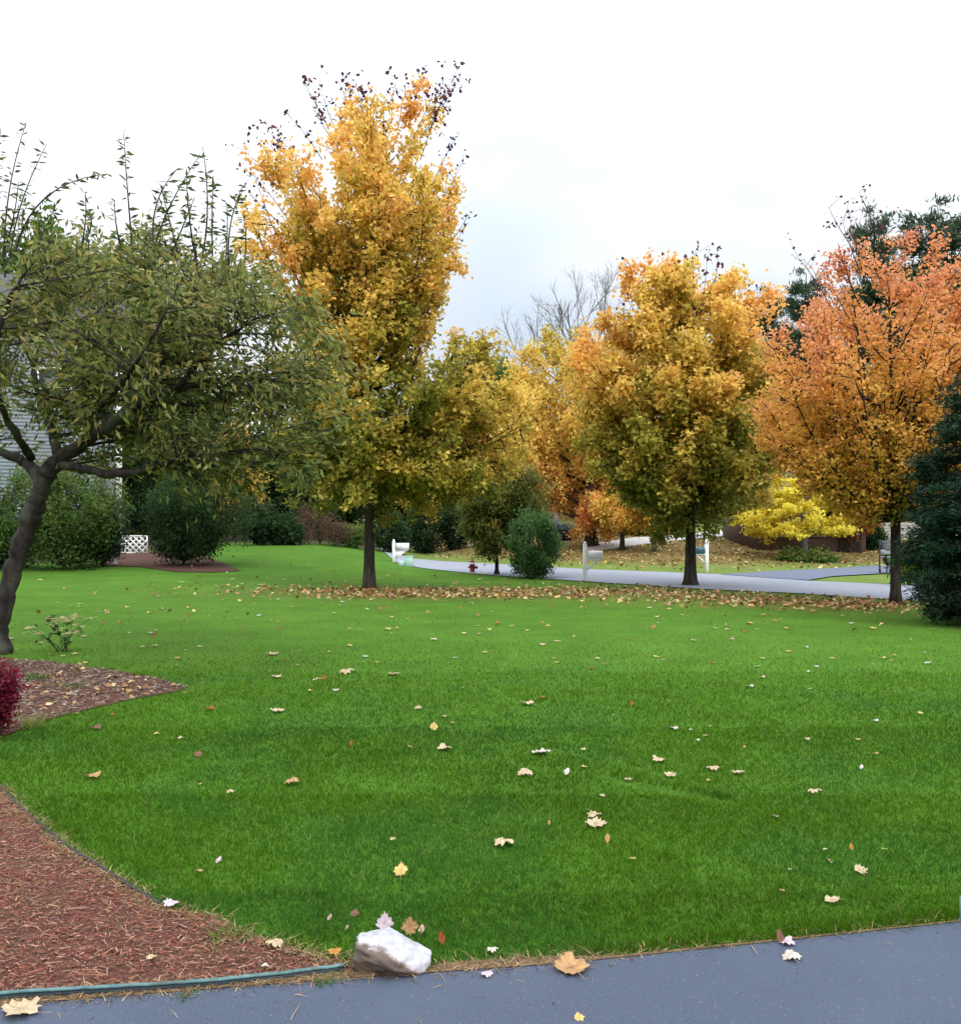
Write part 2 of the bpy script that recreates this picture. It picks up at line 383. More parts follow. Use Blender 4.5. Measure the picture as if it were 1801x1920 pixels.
flat_poly('mulch_bed', mid_top, M['mulch_dark'], .008)
o = flat_poly('mulch_bed', far_bed, M['mulch_dark'], .02)
strip('road', road_near, road_far, M['road'], .022)
strip('side_driveway', rd_lo, rd_up, M['asphalt_far'], .034)
strip('far_driveway', dw_lo, dw_up, M['concrete'], .03, n=60)

# ------------------------------------------------------------------ foliage
def unit(v): return v / (np.linalg.norm(v, axis=-1, keepdims=True) + 1e-9)
def leaf_geo(C, l, wd, rng, up=.6, dirs=None, droop=0., lobed=False):
    n = len(C)
    nrm = unit(rng.normal(0, 1, (n, 3)) + np.array([0, 0, up]))
    d_ = rng.normal(0, 1, (n, 3)) if dirs is None else dirs + rng.normal(0, .45, (n, 3))
    d_[:, 2] -= droop
    d_ = unit(d_ - nrm * (d_ * nrm).sum(1, keepdims=True) * (1 if dirs is None else 0))
    s_ = unit(np.cross(nrm, d_))
    k = rng.uniform(.65, 1.25, (n, 1)); l = l * k / 2; wd = wd * k / 2
    b, t = C - d_ * l, C + d_ * l
    m_ = C + d_ * l * rng.uniform(-.35, .15, (n, 1))
    fold = nrm * wd * rng.uniform(-.1, .6, (n, 1))
    V = np.stack([b, m_ + s_ * wd + fold, t, m_ - s_ * wd + fold], 1).reshape(-1, 3)
    q = np.arange(n)[:, None] * 4
    F3 = np.concatenate([q + [0, 1, 2], q + [0, 2, 3]])
    return V, F3
def pal(p, t):
    p = np.array(p); x = np.linspace(0, 1, len(p))
    return np.stack([np.interp(t, x, p[:, k]) for k in range(3)], -1)
def bez(p0, p1, p2, n):
    t = np.linspace(0, 1, n)[:, None]
    return (1 - t) ** 2 * p0 + 2 * t * (1 - t) * p1 + t * t * p2

def grow(seed, limbs, trunk_r, tips, n_leaf, ll, lw, tfun, palette, bend=.12, twigs=5, sig=.13, tw=.32, steep=.7,
         up=.6, droop=0., start=.35, along=False, jitter=.1, brad=1.0, origin_fn=None, mat_leaf='leaf', mat_bark='bark', root=None, tmin=0.004, flat=1.0, pre=()):
    """limbs: [(points, radii)] world; tips: (n,3). Returns trunk and crown under root (root at origin of its own)."""
    rng = np.random.default_rng(seed); mb = MB()
    o = np.array(root.location)
    for pts, rad in limbs: mb.tube(np.array(pts) - o, rad, 9)
    for pts, rad in pre: mb.tube(pts, rad, 4, False)
    LP = np.concatenate([np.array(p) for p, r in limbs]); LR = np.concatenate([np.broadcast_to(np.asarray(r, float), (len(p),)) for p, r in limbs])
    segs, wt, br = [], [], []
    for bi, tip in enumerate(tips):
        if origin_fn is None:
            h = np.hypot(LP[:, 0] - tip[0], LP[:, 1] - tip[1])
            cost = np.abs(LP[:, 2] - (tip[2] - steep * h)) + .8 * h + rng.uniform(0, .5, len(LP))
            k = int(np.argmin(cost))
        else: k = origin_fn(LP, tip, rng)
        p0, r0 = LP[k], LR[k]
        ln = np.linalg.norm(tip - p0) + 1e-6
        p1 = (p0 + tip) / 2 + np.array([(tip - p0)[0] * .18, (tip - p0)[1] * .18, -bend * ln]) + rng.normal(0, .05 * ln, 3)
        cu = bez(p0, p1, tip, 7)
        rb = min(r0 * .6, (.006 + .011 * ln) * brad)
        mb.tube(cu - o, np.linspace(rb, tmin, 7), 5, False)
        segs.append(cu); wt.append(ln); br.append(bi)
        for _ in range(twigs):
            s = rng.uniform(start, .97); q0 = (1 - s) ** 2 * p0 + 2 * s * (1 - s) * p1 + s * s * tip
            dv = unit((tip - p0) / ln * .8 + rng.normal(0, .62, 3) * np.array([1, 1, flat]) + np.array([0, 0, .15 - droop * .5]))
            q2 = q0 + dv * ln * tw * rng.uniform(.5, 1.2) * (1.15 - .5 * s)
            cv = bez(q0, (q0 + q2) / 2 + rng.normal(0, .03 * ln, 3), q2, 4)
            mb.tube(cv - o, np.linspace(rb * .4, tmin * .7, 4), 4, False)
            segs.append(cv); wt.append(ln * .55); br.append(bi)
    tr = mb.build('trunk', M[mat_bark], root, smooth=True)
    wt = np.array(wt); k = rng.choice(len(segs), n_leaf, p=wt / wt.sum())
    S = np.stack([np.stack([np.interp(np.linspace(0, 1, 7), np.linspace(0, 1, len(s)), s[:, a]) for a in range(3)], 1) for s in segs])
    main = np.array([len(s) == 7 for s in segs])
    t = np.where(main[k], rng.uniform(start, 1.02, n_leaf), rng.uniform(.1, 1.06, n_leaf) ** .7) * 6
    i0 = np.clip(t.astype(int), 0, 5); fr = (t - i0)[:, None]
    C = S[k, i0] * (1 - fr) + S[k, i0 + 1] * fr
    dirs = unit(S[k, i0 + 1] - S[k, i0]) if along else None
    C = C + rng.normal(0, sig, C.shape) * np.array([1, 1, flat])
    rb_ = rng.random(len(tips)); rs_ = rng.random(len(segs))
    tt = tfun(C, rb_[np.array(br)[k]] * .65 + rs_[k] * .35) + rng.normal(0, jitter, n_leaf)
    col = pal(palette, np.clip(tt, 0, 1)) * rng.uniform(.8, 1.2, (n_leaf, 1))
    V, F3 = leaf_geo(C - o, ll, lw, rng, up, dirs, droop)
    obj('crown', mesh_np('crown', V, F3, np.repeat(col, 4, 0)), M[mat_leaf], root)
    return root

def tree(name, label, cat, bpx, bpy_, prof, dia, fork, n_br, n_leaf, ll, lw, palette, tspec=(.2, .8, .4, .1), steep=.7, seed=1, shell=(2.2, 1.), topfrac=.85, sprigs=None,
         Yd=None, group=None, extra=None, stems=1, wob=.05, full=.08, **kw):
    """prof: rows (photo row, left column, right column) of the crown as seen; depth is the mean of both half widths"""
    rng = np.random.default_rng(seed * 7 + 1)
    b = gp(bpx, bpy_) if Yd is None else np.array([(bpx - CX) / F * Yd, Yd, Z((bpx - CX) / F * Yd, Yd)])
    s = b[1] / F
    root = thing(name, label, cat, b, 0, group)
    pr = np.array(prof, float); pr = pr[np.argsort(-pr[:, 0])]
    pr[:, 1:] += (pr[:, 1:] - pr[:, 1:].mean(1, keepdims=True)) * full
    pz = CAMZ + (HY - pr[:, 0]) * s; pl = (pr[:, 1] - CX) * s; prr = (pr[:, 2] - CX) * s
    ztop = pz[-1]; zf_ = CAMZ + (HY - fork) * s
    topx = .5 * (pl[-1] + prr[-1]) * .6 + .4 * b[0]
    axx = lambda z: b[0] + (topx - b[0]) * np.clip((z - zf_) / (ztop - zf_ + 1e-6), 0, 1) ** 1.3
    n = n_br; zs = np.linspace(pz[0], ztop, 200); wd = (np.interp(zs, pz, prr) - np.interp(zs, pz, pl)).clip(.05)
    p = wd ** 1.7; z = rng.choice(zs, n, p=p / p.sum()) + rng.uniform(-.5, .5, n) * (zs[1] - zs[0])
    z = np.clip(z, max(pz[0], b[2] + .05), ztop)
    ph = rng.uniform(0, 2 * math.pi, n); rho = rng.beta(shell[0], shell[1], n)
    Lr, Rr = (axx(z) - np.interp(z, pz, pl)).clip(.03), (np.interp(z, pz, prr) - axx(z)).clip(.03)
    c_ = np.cos(ph); rad = Rr * (1 + c_) / 2 + Lr * (1 - c_) / 2
    tips = np.stack([axx(z) + rad * rho * c_, b[1] + rad * rho * np.sin(ph) * .92, z], 1)
    if extra is not None:
        ex = np.array([P(e[0], e[1], b[1] + rng.uniform(-.6, .6)) for e in extra]); tips = np.concatenate([tips, ex])
    limbs = []
    zt = b[2] + (ztop - b[2]) * topfrac
    if stems == 1:
        zz = np.linspace(b[2] - .06, zt, 16); u = (zz - b[2]) / (zt - b[2])
        xs = axx(zz) + wob * np.cumsum(rng.normal(0, .5, 16)) * u; ys = b[1] + wob * np.cumsum(rng.normal(0, .5, 16)) * u
        rr = dia / 2 * (1 - .88 * np.clip(u, 0, 1) ** .8); rr[0] *= 1.75; rr[1] *= 1.02
        zz2 = np.insert(zz, 1, b[2] + .12); limbs.append((np.stack([np.insert(xs, 1, xs[0]), np.insert(ys, 1, ys[0]), zz2], 1), np.insert(rr, 1, rr[0] / 1.5)))
    else:
        zz = np.linspace(b[2] - .06, max(zf_, b[2] + .05), 6)
        rr = np.full(6, dia / 2) * np.array([1.5, 1.08, 1.03, 1, .98, .96])
        limbs.append((np.stack([np.full(6, b[0]), np.full(6, b[1]), zz], 1), rr))
        for k in range(stems):
            a = 2 * math.pi * (k + rng.uniform(-.2, .2)) / stems + .4
            h = (ztop - zf_) * rng.uniform(.7, .9); wdt = np.interp(zf_ + h * .7, pz, prr - pl) * .5 * rng.uniform(.3, .5)
            u = np.linspace(0, 1, 11)
            xs = b[0] + np.cos(a) * wdt * u ** .75; ys = b[1] + np.sin(a) * wdt * u ** .75
            limbs.append((np.stack([xs, ys, zz[-1] - .02 + h * u], 1), np.maximum(dia / 2 * .72 * (1 - .9 * u), .008)))
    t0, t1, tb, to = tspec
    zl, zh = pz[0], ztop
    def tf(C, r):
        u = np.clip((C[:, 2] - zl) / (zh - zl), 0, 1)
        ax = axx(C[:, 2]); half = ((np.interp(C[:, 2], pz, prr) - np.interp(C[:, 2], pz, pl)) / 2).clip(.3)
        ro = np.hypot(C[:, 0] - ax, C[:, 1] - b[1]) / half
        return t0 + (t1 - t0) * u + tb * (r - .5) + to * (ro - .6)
    # branches leave the trunk above the fork only
    def of(LP, tip, rg):
        h = np.hypot(LP[:, 0] - tip[0], LP[:, 1] - tip[1])
        c = np.abs(LP[:, 2] - (tip[2] - steep * h)) + .5 * h + np.where(LP[:, 2] < zf_ - .05, 50, 0) + rg.uniform(0, .3, len(LP))
        return int(np.argmin(c))
    if sprigs:
        Cs = []; pre = kw.setdefault('pre', [])
        for e in sprigs:      # thin bare-ish twigs with a few dark purple leaves poking out of the crown
            tip = P(e[0], e[1], b[1] + rng.uniform(-.7, .7)); cxx = axx(tip[2] - 1.2)
            r0 = tip + np.array([(cxx - tip[0]) * .35, rng.uniform(-.2, .2), -rng.uniform(.9, 1.5)])
            cu = bez(r0, (r0 + tip) / 2 + rng.normal(0, .06, 3), tip, 9); pre.append((cu - b, np.linspace(.012, .004, 9)))
            for _ in range(5):
                q0 = cu[rng.integers(3, 9)]; q1 = q0 + rng.normal(0, .16, 3) + [0, 0, .12]; pre.append((np.array([q0, (q0 + q1) / 2, q1]) - b, [.005, .004, .003]))
                Cs.append(q1 + rng.normal(0, .05, (3, 3)))
            Cs.append(cu[rng.integers(2, 9, 9)] + rng.normal(0, .07, (9, 3)))
        Cs = np.concatenate(Cs); V, F3 = leaf_geo(Cs - b, ll * .95, lw * .9, rng, .5)
        cs = pal([(.07, .03, .06), (.14, .05, .07), (.30, .14, .06)], np.clip(rng.normal(.35, .3, len(Cs)), 0, 1))
        obj('twig_leaves', mesh_np('twig_leaves', V, F3, np.repeat(cs, 4, 0)), M['leaf'], root)
    return grow(seed, limbs, dia / 2, tips, n_leaf, ll, lw, tf, palette, origin_fn=of, root=root, **kw)

YEL = [(.24, .26, .045), (.42, .37, .06), (.74, .53, .11), (.88, .61, .16), (.86, .48, .15)]
ORA = [(.42, .33, .05), (.74, .47, .08), (.80, .42, .11), (.78, .37, .17), (.72, .30, .17)]
GRN = [(.035, .08, .018), (.065, .13, .028), (.11, .18, .04), (.18, .21, .05)]
DKG = [(.018, .042, .016), (.032, .068, .022), (.055, .095, .03)]
OLV = [(.055, .082, .020), (.11, .145, .030), (.175, .20, .045), (.25, .275, .105), (.38, .30, .085)]

# ---- the three maples on the lawn
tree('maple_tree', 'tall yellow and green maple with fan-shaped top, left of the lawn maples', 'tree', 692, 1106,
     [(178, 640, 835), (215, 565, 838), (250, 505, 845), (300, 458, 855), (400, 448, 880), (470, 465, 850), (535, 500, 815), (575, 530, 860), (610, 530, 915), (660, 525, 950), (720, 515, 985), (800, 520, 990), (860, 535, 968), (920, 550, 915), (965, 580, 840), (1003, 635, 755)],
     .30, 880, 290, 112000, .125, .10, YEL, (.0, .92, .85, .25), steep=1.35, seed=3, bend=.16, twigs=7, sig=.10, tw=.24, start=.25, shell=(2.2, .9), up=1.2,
     sprigs=[(798, 128), (822, 150), (855, 140), (845, 165), (665, 150), (630, 140), (600, 160), (565, 150), (740, 155), (455, 280), (495, 235), (520, 255), (540, 215), (700, 180), (760, 170), (790, 150), (880, 400), (868, 300), (862, 250), (470, 320), (460, 350), (580, 190), (680, 165), (825, 190), (650, 150), (715, 190), (835, 145), (500, 265), (480, 260), (862, 145)])
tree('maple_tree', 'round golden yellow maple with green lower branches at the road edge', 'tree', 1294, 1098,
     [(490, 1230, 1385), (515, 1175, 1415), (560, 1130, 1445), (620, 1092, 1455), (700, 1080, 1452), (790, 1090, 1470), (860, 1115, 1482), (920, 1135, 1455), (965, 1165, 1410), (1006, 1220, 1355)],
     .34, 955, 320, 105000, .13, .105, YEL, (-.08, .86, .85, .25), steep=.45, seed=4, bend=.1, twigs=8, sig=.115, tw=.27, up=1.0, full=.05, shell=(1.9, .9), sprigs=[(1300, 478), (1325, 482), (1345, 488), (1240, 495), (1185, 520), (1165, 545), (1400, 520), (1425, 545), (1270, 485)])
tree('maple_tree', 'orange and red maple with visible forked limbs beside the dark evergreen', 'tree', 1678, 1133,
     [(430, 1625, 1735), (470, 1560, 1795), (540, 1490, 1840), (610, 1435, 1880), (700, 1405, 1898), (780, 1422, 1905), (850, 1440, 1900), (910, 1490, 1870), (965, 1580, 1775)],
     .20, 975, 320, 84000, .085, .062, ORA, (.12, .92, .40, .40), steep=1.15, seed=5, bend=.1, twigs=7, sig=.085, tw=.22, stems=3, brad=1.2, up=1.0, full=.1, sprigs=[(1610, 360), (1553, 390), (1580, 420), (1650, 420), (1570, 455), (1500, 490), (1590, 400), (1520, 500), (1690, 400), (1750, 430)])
# ---- maples and small trees over the road
tree('maple_tree', 'pale orange-yellow maple with thick trunk across the road behind the round golden maple', 'tree', 1108, 1024,
     [(610, 1010, 1120), (660, 985, 1160), (720, 945, 1200), (800, 905, 1215), (870, 960, 1215), (930, 1000, 1210), (975, 1020, 1200), (1003, 1045, 1170)],
     .62, 985, 120, 50000, .17, .14, [(.50, .38, .05), (.76, .58, .13), (.82, .60, .15), (.80, .46, .13), (.68, .27, .09)], (.85, .10, .5, .05), steep=.7, seed=6, sig=.2)
tree('young_maple_tree', 'small orange maple with a single thin trunk on the leafy slope over the road', 'tree', 1166, 1031,
     [(880, 1140, 1190), (930, 1110, 1222), (975, 1118, 1215), (992, 1140, 1190)], .26, 985, 50, 9000, .15, .12, YEL, (.5, .95, .5, .1), seed=7, sig=.15)
tree('young_maple_tree', 'small orange maple with a twin trunk on the leafy slope over the road', 'tree', 1226, 1036,
     [(890, 1200, 1250), (935, 1178, 1280), (975, 1185, 1270), (994, 1205, 1248)], .22, 1005, 50, 9000, .15, .12, ORA, (.1, .5, .5, .1), seed=8, sig=.15, stems=2)
tree('yellow_tree', 'bright lemon yellow tree with layered branches before the brown house', 'tree', 1508, 1046,
     [(866, 1440, 1530), (895, 1400, 1555), (930, 1385, 1590), (965, 1378, 1620), (1004, 1395, 1615)], .30, 1005, 70, 16000, .15, .12,
     [(.66, .54, .06), (.82, .70, .09), (.88, .76, .16)], (.4, .7, .5, .1), seed=9, sig=.13, steep=.1, flat=.45, bend=-.02, mat_bark='greybark', topfrac=1.1)
tree('japanese_maple', 'rusty red small tree between the yellow tree and the orange maple trunk', 'tree', 1592, 1036,
     [(850, 1560, 1620), (900, 1530, 1650), (950, 1535, 1655), (1000, 1560, 1640)], .16, 1005, 60, 14000, .12, .09, [(.25, .08, .02), (.40, .12, .025), (.45, .15, .03)], (.3, .7, .5, .1), seed=10, sig=.15)
tree('dogwood_tree', 'small dark green tree turning orange at the near road edge beside the hydrant', 'tree', 931, 1078,
     [(845, 935, 985), (880, 885, 1015), (930, 868, 1030), (985, 868, 1020), (1025, 880, 990), (1052, 905, 960)], .14, 1020, 90, 20000, .11, .075,
     [(.08, .12, .03), (.14, .17, .035), (.26, .22, .05), (.55, .32, .08)], (.25, .55, .6, .25), seed=11, sig=.12)
tree('leafy_shrub', 'fresh green upright shrub beside the small dark tree at the road edge', 'shrub', 1000, 1084,
     [(958, 975, 1025), (990, 945, 1040), (1030, 945, 1045), (1060, 955, 1035), (1082, 965, 1030)], .05, 1075, 70, 9000, .10, .055,
     [(.06, .14, .04), (.11, .21, .06), (.19, .29, .11)], (.2, .6, .6, .1), seed=12, sig=.1, stems=5)
# ---- evergreen on the right
tree('spruce_tree', 'dark green dense evergreen at the right edge of the lawn', 'evergreen', 1850, 1172,
     [(560, 1840, 1870), (700, 1795, 1905), (790, 1765, 1945), (860, 1735, 1985), (950, 1725, 2000), (1050, 1715, 2010), (1120, 1716, 2000), (1168, 1740, 1970)],
     .2, 1160, 420, 90000, .10, .022, [(.010, .030, .018), (.018, .052, .026), (.035, .08, .034)], (.2, .5, .5, .3), steep=-.12, seed=13, sig=.06, along=True, mat_leaf='needle', bend=-.05, twigs=7, tw=.35, shell=(4, 1), topfrac=.97, flat=.6, up=1)
tree('leafy_shrub', 'yellow-green shrub between the orange maple trunk and the evergreen', 'shrub', 1722, 1098,
     [(1010, 1700, 1745), (1040, 1685, 1765), (1080, 1688, 1765)], .05, 1090, 40, 5000, .10, .06, [(.06, .12, .015), (.12, .2, .02), (.2, .27, .04)], (.3, .7, .6, .1), seed=14, sig=.12, stems=4)

# ---- the leaning crab apple on the left
cr_base = gp(-4, 1226); CY = cr_base[1]
root = thing('crabapple_tree', 'leaning dark-barked fruit tree with long narrow green leaves at left edge', 'tree', cr_base)
Q = lambda px, py, dy=0: P(px, py, CY + dy)
trunk = [cr_base + [0, 0, -.05], Q(-3, 1190), Q(8, 1130), Q(28, 1060), Q(45, 1010), Q(58, 970), Q(72, 930), Q(88, 890), Q(105, 862)]
limbs = [(trunk, [.20, .135, .115, .108, .106, .124, .106, .118, .112]),
         ([Q(100, 868), Q(140, 845, -.1), Q(185, 812, -.2), Q(240, 775, -.3), Q(300, 740, -.5), Q(380, 715, -.7), Q(460, 705, -.9)], [.095, .08, .07, .058, .045, .03, .014]),
         ([Q(80, 905), Q(55, 868, .1), Q(20, 855, .2), Q(-30, 835, .3), Q(-100, 790, .5)], [.09, .075, .06, .05, .03]),
         ([Q(110, 870), Q(160, 880, -.3), Q(215, 893, -.6), Q(280, 880, -.9), Q(340, 860, -1.2)], [.07, .055, .045, .035, .02]),
         ([Q(110, 855), Q(95, 800, .3), Q(75, 745, .5), Q(62, 690, .6), Q(90, 620, .7), Q(80, 540, .7)], [.07, .055, .042, .034, .024, .012]),
         ([Q(200, 800, -.2), Q(190, 740, .1), Q(150, 690, .5), Q(120, 640, .9), Q(190, 575, 1.1), Q(130, 560, 1.2)], [.055, .04, .032, .024, .017, .009]),
         ([Q(262, 765, -.4), Q(300, 690, -.2), Q(330, 620, .2), Q(320, 540, .5), Q(350, 480, .6)], [.05, .038, .03, .02, .01]),
         ([Q(330, 730, -.6), Q(400, 650, -.9), Q(470, 600, -1.1), Q(540, 580, -1.2)], [.042, .03, .018, .008]),
         ([Q(150, 835, -.1), Q(200, 760, -1.0), Q(250, 690, -1.8), Q(300, 600, -2.1), Q(330, 560, -2.2)], [.045, .034, .024, .015, .008]),
         ([Q(60, 860, .1), Q(10, 780, -.6), Q(-20, 700, -1.0), Q(0, 600, -1.3), Q(40, 520, -1.3)], [.055, .045, .038, .03, .016]),
         ([Q(-20, 840, .3), Q(-40, 730, .8), Q(-70, 630, 1.2), Q(-60, 530, 1.3)], [.05, .04, .03, .016])]
rg = np.random.default_rng(77)
tips = []
while len(tips) < 290:
    a = rg.normal(0, 1, 3); a /= np.linalg.norm(a); r = rg.beta(2.4, 1)
    px, py = 250 + a[0] * r * 410, 655 - a[2] * r * (250 if a[2] < 0 else 225)
    if px > 430 and py < 640 - (px - 430) * -.2 and py < 500 : continue
    if 415 < px < 515 and 600 < py < 735 and rg.random() < .75: continue      # the thin spot where sky shows
    if -20 < px < 235 and 840 < py < 1000 and rg.random() < .7: continue
    tips.append(P(px, py, CY + a[1] * r * 2.1))
for px, py in [(40, 420), (-30, 430), (110, 430), (170, 425), (230, 450), (300, 470), (370, 480), (430, 500)]: tips.append(Q(px, py, rg.uniform(-1, 1)))
for px, py in [(560, 640), (590, 700), (620, 760), (640, 830), (600, 870), (545, 900), (520, 800), (500, 860), (480, 910), (655, 700), (570, 600), (630, 640), (430, 890), (390, 920), (600, 820), (560, 780), (580, 730), (610, 690), (640, 780), (500, 780), (470, 820), (440, 780), (400, 840), (350, 890), (460, 860), (620, 600), (580, 560), (530, 560), (300, 880), (540, 840)]:
    tips.append(Q(px, py, rg.uniform(-1.6, 0)))
tips += [np.array(l[0][-1]) + rg.normal(0, .12, 3) for l in limbs[1:] for _ in range(2)]
tips = np.array(tips)
def tcr(C, r): return .15 + .7 * r + .1 * np.clip((C[:, 2] - 2) / 3, 0, 1)
def gnarl(l, k):
    p, r = np.array(l[0], float), np.array(l[1], float); n = len(p); u = np.linspace(0, n - 1, n * 5); g = np.random.default_rng(900 + k)
    q = np.stack([np.interp(u, np.arange(n), p[:, a]) for a in range(3)], 1)
    for _ in range(4): q[1:-1] = (q[:-2] + 2 * q[1:-1] + q[2:]) / 4
    rr = np.interp(u, np.arange(n), r) * (1 + g.normal(0, .10, len(u))); q[3:-1] += g.normal(0, .011, (len(u) - 4, 3))
    return q, rr
limbs = [gnarl(l, k) for k, l in enumerate(limbs)]
grow(21, limbs, .15, tips, 27000, .115, .038, tcr, OLV, bend=-.05, twigs=8, sig=.10, tw=.42, steep=.2, up=.35, droop=.3, start=.2, along=True, jitter=.30, tmin=.006, mat_bark='cherrybark', root=root, brad=1.2)
# long water shoots rising above the crown, part of the same tree
mb = MB(); Lc, Ld = [], []
shoots = [((10, 520), (0, 380), (50, 228)), ((20, 500), (20, 400), (88, 270)), ((-20, 480), (-10, 350), (2, 240)), ((30, 470), (60, 340), (202, 326)), ((250, 480), (240, 380), (232, 250)),
          ((280, 500), (300, 400), (375, 290)), ((290, 470), (275, 380), (330, 320)), ((375, 500), (400, 400), (380, 275)), ((400, 520), (395, 420), (400, 330)), ((430, 520), (420, 420), (455, 350)),
          ((340, 500), (320, 420), (300, 345)), ((150, 470), (165, 420), (160, 360)), ((60, 480), (90, 420), (105, 385)), ((230, 470), (215, 430), (215, 375)), ((370, 500), (350, 400), (350, 330)),
          ((450, 530), (470, 450), (455, 400)), ((-40, 480), (-60, 380), (-30, 260)), ((5, 480), (30, 410), (35, 340)), ((300, 520), (295, 450), (310, 400)), ((415, 530), (430, 470), (425, 380)), ((320, 480), (345, 420), (365, 370))]
for a, b_, c2 in shoots:
    dy = rg.uniform(-.8, .8)
    cu = bez(Q(*a, dy), Q(*b_, dy), Q(*c2, dy + rg.uniform(-.2, .2)), 12)
    mb.tube(cu - cr_base, np.linspace(.014, .004, 12), 5, False)
    n = int(np.linalg.norm(cu[-1] - cu[0]) / .028); t = np.sort(rg.uniform(.12, 1, n)) * 11
    i0 = np.clip(t.astype(int), 0, 10); pos = cu[i0] * (1 - (t - i0)[:, None]) + cu[i0 + 1] * (t - i0)[:, None]
    dd = unit(cu[i0 + 1] - cu[i0]); side = unit(rg.normal(0, 1, (n, 3)) * [1, 1, .3]); dv = unit(dd * .25 + side + [0, 0, -.15])
    Lc.append(pos + dv * .06); Ld.append(dv)
Lc, Ld = np.concatenate(Lc), np.concatenate(Ld)
V, F3 = leaf_geo(Lc - cr_base, .125, .034, rg, .6, Ld * 3, .0)
mb.build('shoots', M['cherrybark'], root, smooth=True)
obj('shoot_leaves', mesh_np('shoot_leaves', V, F3, np.repeat(pal(OLV, np.clip(rg.normal(.2, .15, len(Lc)), 0, 1)) * [1, .9, 1.3], 4, 0)), M['leaf'], root)

# ---- shrubs on the far left
SHR = dict(steep=3, sig=.13, twigs=5, full=0)
tree('green_shrub', 'big loose green shrub behind the leaning trunk at the left edge', 'shrub', 10, 1068, [(850, -40, 60), (920, -80, 100), (1000, -90, 105), (1062, -70, 90)], .08, 1060, 90, 16000, .10, .06, GRN, (.3, .75, .5, .1), seed=31, stems=5, **SHR)
tree('green_shrub', 'yellowish green shrub right of the leaning trunk by the house', 'shrub', 120, 1068, [(850, 75, 195), (905, 55, 225), (1000, 58, 210), (1062, 75, 185)], .08, 1060, 90, 16000, .10, .06, GRN, (.35, .85, .5, .1), seed=32, stems=5, **SHR)
tree('green_shrub', 'blue-green shrub left of the white lattice', 'shrub', 193, 1062, [(900, 160, 218), (950, 138, 228), (1020, 140, 224), (1058, 150, 208)], .07, 1056, 60, 9000, .09, .05, [(.022, .05, .03), (.04, .075, .045), (.06, .1, .05)], (.3, .7, .5, .1), seed=33, stems=5, **SHR)
tree('dark_shrub', 'wide dark green shrub on the mulch bed beside the white lattice', 'shrub', 345, 1060, [(868, 305, 415), (915, 278, 455), (970, 278, 475), (1010, 286, 462), (1045, 305, 410)], .10, 1050, 110, 20000, .09, .05, [(.02, .05, .018), (.042, .09, .026), (.10, .15, .04)], (.15, .6, .5, .2), seed=34, stems=6, **SHR)
tree('dry_shrub', 'brown dry brush at the far edge of the left lawn', 'shrub', 600, 1021, [(950, 560, 640), (985, 520, 665), (1016, 520, 665)], .06, 1015, 70, 7000, .10, .05, [(.07, .045, .03), (.13, .08, .05), (.17, .115, .06)], (.4, .6, .6, .1), seed=35, stems=6, **SHR)
tree('green_shrub', 'low green weedy shrub left of the tall maple trunk by the woods', 'shrub', 655, 1026, [(980, 640, 680), (1000, 622, 698), (1022, 622, 698)], .05, 1020, 40, 4000, .12, .07, GRN, (.4, .9, .5, .1), seed=36, stems=4, **SHR)
tree('red_shrub', 'deep crimson shrub cut off by the left edge beside the mulch bed', 'shrub', -35, 1384, [(1238, -60, -5), (1258, -100, 28), (1278, -110, 36), (1298, -110, 14), (1325, -110, 16), (1352, -100, 10), (1380, -90, -5)], .04, 1376, 90, 9000, .030, .02,
     [(.09, .008, .02), (.19, .014, .036), (.26, .035, .06)], (.3, .6, .6, .1), seed=37, sig=.035, stems=5, steep=3, twigs=5)
# ---- the woods and neighbours' trees behind: one of each kind, then copies
def proto(kind, seed):
    kw = dict(seed=seed, Yd=60.0)
    if kind == 'pine_tree':
        return tree('pine_tree', 'x', 'tree', 900, 985, [(560, 870, 925), (610, 850, 945), (690, 835, 965), (800, 828, 975), (900, 835, 965), (985, 850, 945)], .5, 960, 330, 60000, .34, .075, [(.030, .058, .032), (.055, .095, .05), (.09, .14, .075)], (.3, .7, .7, .3), steep=.3, sig=.22, twigs=9, along=True, mat_leaf='needle', shell=(3, 1), topfrac=.97, flat=.5, up=1, **kw)  # needle colours lightened and greyed to paint in distance haze
    pa = {'dark_tree': DKG, 'green_tree': GRN, 'ochre_tree': YEL, 'orange_tree': ORA}[kind]
    return tree(kind, 'x', 'tree', 900, 985, [(640, 880, 930), (680, 840, 970), (760, 815, 995), (850, 815, 990), (920, 830, 970), (975, 855, 945)], .45, 950, 110, 20000, .26, .2, pa, (.2, .7, .6, .2), sig=.28, steep=.8, **kw)
protos = {k: proto(k, 50 + i) for i, k in enumerate(['pine_tree', 'dark_tree', 'green_tree', 'ochre_tree', 'orange_tree'])}
used = set()
def put(kind, px, top, Yd, label, wide=1.0, group='trees in the woods behind the lawn and road'):
    o = protos[kind]
    if kind in used: o = copy_tree(o)
    used.add(kind)
    x = (px - CX) / F * Yd; z0 = Z(x, Yd)
    h0 = CAMZ + (HY - (560 if kind == 'pine_tree' else 640)) / F * 60.0 - float(terrain(0, 60))
    h = CAMZ + (HY - top) / F * Yd - z0
    s = h / h0
    o.location = (x, Yd, z0); o.scale = (s * wide, s * wide, s); o.rotation_euler = (0, 0, random.uniform(0, 6.28))
    tag(o, label, 'tree', group); return o
put('green_tree', 100, 392, 66, 'tall blue-green tree rising behind the grey house at left')
put('green_tree', 215, 440, 74, 'rounded green tree behind the fruit tree crown, right of the house roof', 1.1)
put('dark_tree', 275, 790, 50, 'shaded tree trunk and crown between the house corner and the wide dark shrub', .8)
